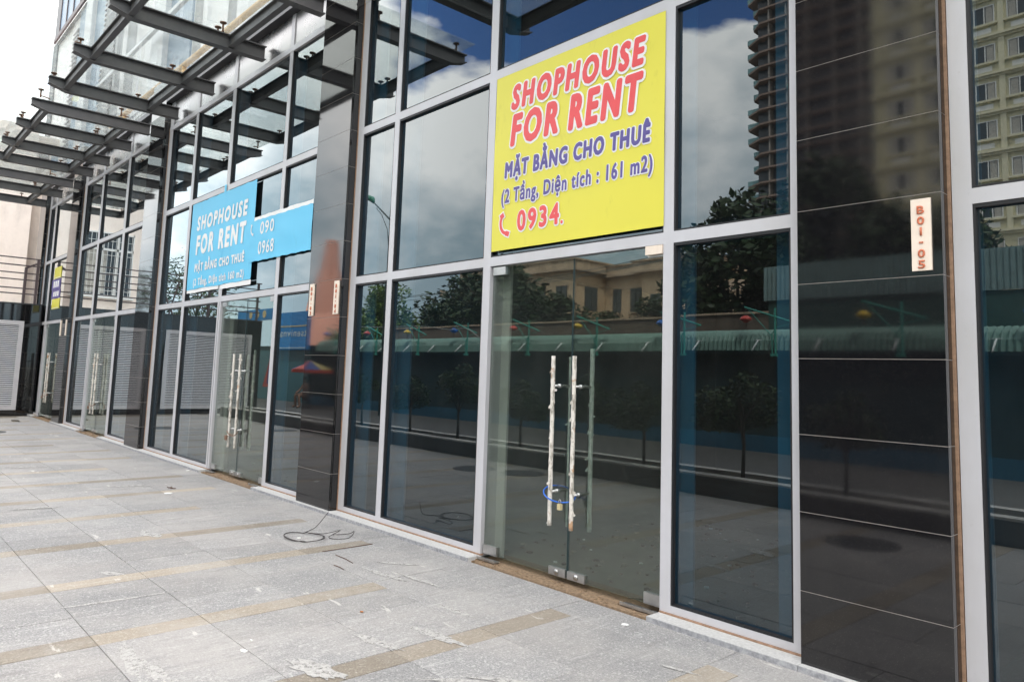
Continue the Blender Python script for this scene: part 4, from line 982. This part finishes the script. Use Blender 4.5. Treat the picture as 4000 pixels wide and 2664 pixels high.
for f in range(13):
    z = 1.9 + 3.12 * f
    bx('ledge', 'hotel_trim', ht, -22.8, 14, HY, HY + .35, z + 1.9 + .1, z + 1.9 + .28); bx('ledge', 'hotel_trim', ht, -22.8, 14, HY, HY + .18, z + 1.9 - .08, z + 1.9 + .1)
    for i in range(12):
        x = -21.55 + 2.94 * i
        w = put('window', wm2, ht, (x, HY, z)); put('frame', fm, w, (0, .012, 0)); put('curtain', cm, w, (0, .012, 0)); put('sill', sm_, w); put('apron_panel', pn, w)
        if i < 11 and f > 3: bx('pier', 'hotel_trim', ht, x + 2.32, x + 2.72, HY, HY + .12, z - 1.0, z + 1.8)
# petal tower
lt = thing('petal_tower', 'distant pink tower shaped like a closed flower bud', 'monument', (-284, -150, 0))
def petal(ang, rad, h, w, lean, z0=0):
    m = MB(); n = 12; vs = []; fs = []
    for k in range(n + 1):
        t = k / n; ww = w * (math.sin(math.pi * min(.97, .16 + .84 * t)) ** .75); rr = rad * (1 - .55 * t * t) + lean * t; z = z0 + h * t
        for j in range(7):
            s = j / 6 - .5; x = rr - abs(s) * ww * .5; y = s * ww; vs.append((x * math.cos(ang) - y * math.sin(ang), x * math.sin(ang) + y * math.cos(ang), z))
        for j in range(7):
            s = j / 6 - .5; x = rr - abs(s) * ww * .5 - 1.2; y = s * ww * .95; vs.append((x * math.cos(ang) - y * math.sin(ang), x * math.sin(ang) + y * math.cos(ang), z))
    for k in range(n):
        for j in range(6):
            a = k * 14 + j; fs.append((a, a + 1, a + 15, a + 14)); a += 7; fs.append((a + 1, a, a + 14, a + 15))
    return m.add(vs, fs)
for i in range(6): petal(R(60 * i + 28), 6.5, 56, 9.5, 0).build('inner_petal', 'petal_pink', lt)
for i in range(6): petal(R(60 * i - 2), 10.5, 43, 12, 0).build('outer_petal', 'petal_pink', lt)
for i in range(8): petal(R(45 * i + 12), 17, 27, 13, -1).build('base_petal', 'petal_pink', lt)
MB().lathe([(19, 0), (19, 6), (15, 9), (7, 12), (5, 40)], (0, 0, 0), 20).build('podium', 'petal_pink', lt)

# blue sign kiosk, umbrellas and the seated person beside it
kk = thing('blue_kiosk', 'blue signed kiosk with large fascia beyond the wing', 'kiosk')
bx('kiosk_wall', 'kiosk_wall', kk, -33.5, -25.2, -12.5, -10.35, 0, 2.15); s1 = bx('sign_board', 'kiosk_blue', kk, -28.6, -25.15, -10.33, -10.15, 2.16, 3.74)
text(s1, 'Sanvinest', -28.2, -25.4, 2.70, 3.02, -10.14, 'kiosk_text', .03); 
for q in s1.children: q.rotation_euler = (0, 0, 0)
bx('sign_stripe', 'kiosk_text', s1, -28.6, -25.15, -10.148, -10.138, 2.22, 2.25); bx('sign_stripe', 'kiosk_gold', s1, -28.0, -25.2, -10.148, -10.138, 3.12, 3.17)
s2 = bx('upper_sign', 'kiosk_blue', kk, -32.9, -28.9, -10.33, -10.20, 3.52, 4.02)
for i in range(3): MB().tube([(-31.4 + .75 * i, -10.2, 3.78), (-31.4 + .75 * i, -10.18, 3.78)], .17, 14).build('sign_disc', 'kiosk_gold', s2)
def flip_text(o):     # lettering on this board faces +y, so turn the mesh round
    me = o.data; xs = [v.co.x for v in me.vertices]; c = min(xs) + max(xs)
    for v in me.vertices: v.co.x = c - v.co.x
for q in list(S.objects):
    if q.parent == s1 and q.name.startswith('lettering'): flip_text(q)
def umbrella(x, y, lab, closed):
    t = thing('market_umbrella', lab, 'umbrella', (x, y, 0)); MB().tube([(0, 0, 0), (0, 0, 1.95)], .02, 8).build('pole', 'lamp_pole', t)
    n = 8
    for k in range(n):
        a0, a1 = 2 * math.pi * k / n, 2 * math.pi * (k + 1) / n; r, zt, zb = (.85, 1.72, 1.38) if not closed else (.22, 1.8, .75)
        q = [(0, 0, zt), (r * math.cos(a0), r * math.sin(a0), zb), (r * math.cos(a1), r * math.sin(a1), zb), ((r + .03) * math.cos(a0), (r + .03) * math.sin(a0), zb - .12), ((r + .03) * math.cos(a1), (r + .03) * math.sin(a1), zb - .12)]
        m = MB().add(q[:3], [(0, 1, 2)]); m.cur = 1; m.add(q[1:], [(0, 2, 3, 1)]); m.build('canopy_gore', [['umb_blue', 'umb_red', 'umb_blue', 'umb_yellow'][k % 4], 'umb_red'], t)
umbrella(-23.0, -9.3, 'open blue and red market umbrella beside the kiosk', False); umbrella(-26.6, -9.1, 'folded blue and red umbrella in front of the kiosk', True)
# seated person (stooping on a low stool)
ps = thing('stool', 'low dark stool under the seated person', 'stool', (-22.5, -8.9, 0)); MB().box(-.16, .16, -.16, .16, .26, .30).build('seat', 'trousers', ps)
for i, (a, b_) in enumerate(((-.13, -.13), (.13, -.13), (-.13, .13), (.13, .13))): MB().bar((a, b_, 0), (a, b_, .26), .03).build('leg', 'trousers', ps)
def skin_body(name, joints, edges, radii, mat, loc, label):
    me = bpy.data.meshes.new(name); me.from_pydata(joints, edges, []); me.materials.append(MT[mat]); o = bpy.data.objects.new(name, me); C.objects.link(o); o.location = loc
    md = o.modifiers.new('skin', 'SKIN'); md.use_smooth_shade = True; sv = me.skin_vertices[0].data
    for i, r in enumerate(radii): sv[i].radius = (r, r)
    sv[0].use_root = True
    s = o.modifiers.new('sub', 'SUBSURF'); s.levels = 1; s.render_levels = 1
    if label: tag(o, label, 'person')
    return o
J_ = [(0, 0, .40), (.06, .05, .62), (.16, .16, .82), (.22, .22, .90), (.27, .28, 1.02), (.28, .30, 1.08), (-.10, .12, .42), (-.14, .48, .46), (-.15, .44, .06), (-.16, .56, .03), (.12, .10, .42), (.18, .50, .46), (.20, .46, .06), (.20, .58, .03),
      (.02, .24, .80), (-.05, .38, .60), (0, .55, .52), (.30, .12, .80), (.36, .30, .60), (.26, .50, .52)]
E_ = [(0, 1), (1, 2), (2, 3), (3, 4), (4, 5), (0, 6), (6, 7), (7, 8), (8, 9), (0, 10), (10, 11), (11, 12), (12, 13), (2, 14), (14, 15), (15, 16), (2, 17), (17, 18), (18, 19)]
rd = [.14, .14, .13, .055, .095, .08, .09, .065, .045, .04, .09, .065, .045, .04, .055, .042, .032, .055, .042, .032]
person = skin_body('person', J_, E_, rd, 'skin', (-22.5, -8.9, 0), 'person in grey shirt bending forward on a low stool by the umbrella')
m = MB().tube([(0, -.01, .34), (.06, .05, .60), (.15, .15, .82), (.19, .19, .88)], [.165, .17, .155, .08], 12).build('shirt', 'shirt', person, True)
MB().lathe([(.07, -.03), (.105, .03), (.10, .08), (.05, .12)], (.28, .29, 1.03), 12).build('hair', 'hair', person, True)
# distant city beyond
for i, (x, y, w, d, h, mt, lab) in enumerate([(-330, -180, 60, 30, 22, 'villa_wall', 'far low cream block beside the petal tower'), (-90, -150, 30, 20, 11, 'hotel_wall', 'far low block left of the balcony tower'), (-75, 60, 40, 20, 9, 'cream_shade', 'far low block behind the cream house')]):
    t = thing('distant_block', lab, 'building'); bx('wall', mt, t, x - w / 2, x + w / 2, y - d, y, 0, h); bx('roof_edge', 'kerb', t, x - w / 2 - .3, x + w / 2 + .3, y - d - .3, y + .3, h, h + .4)
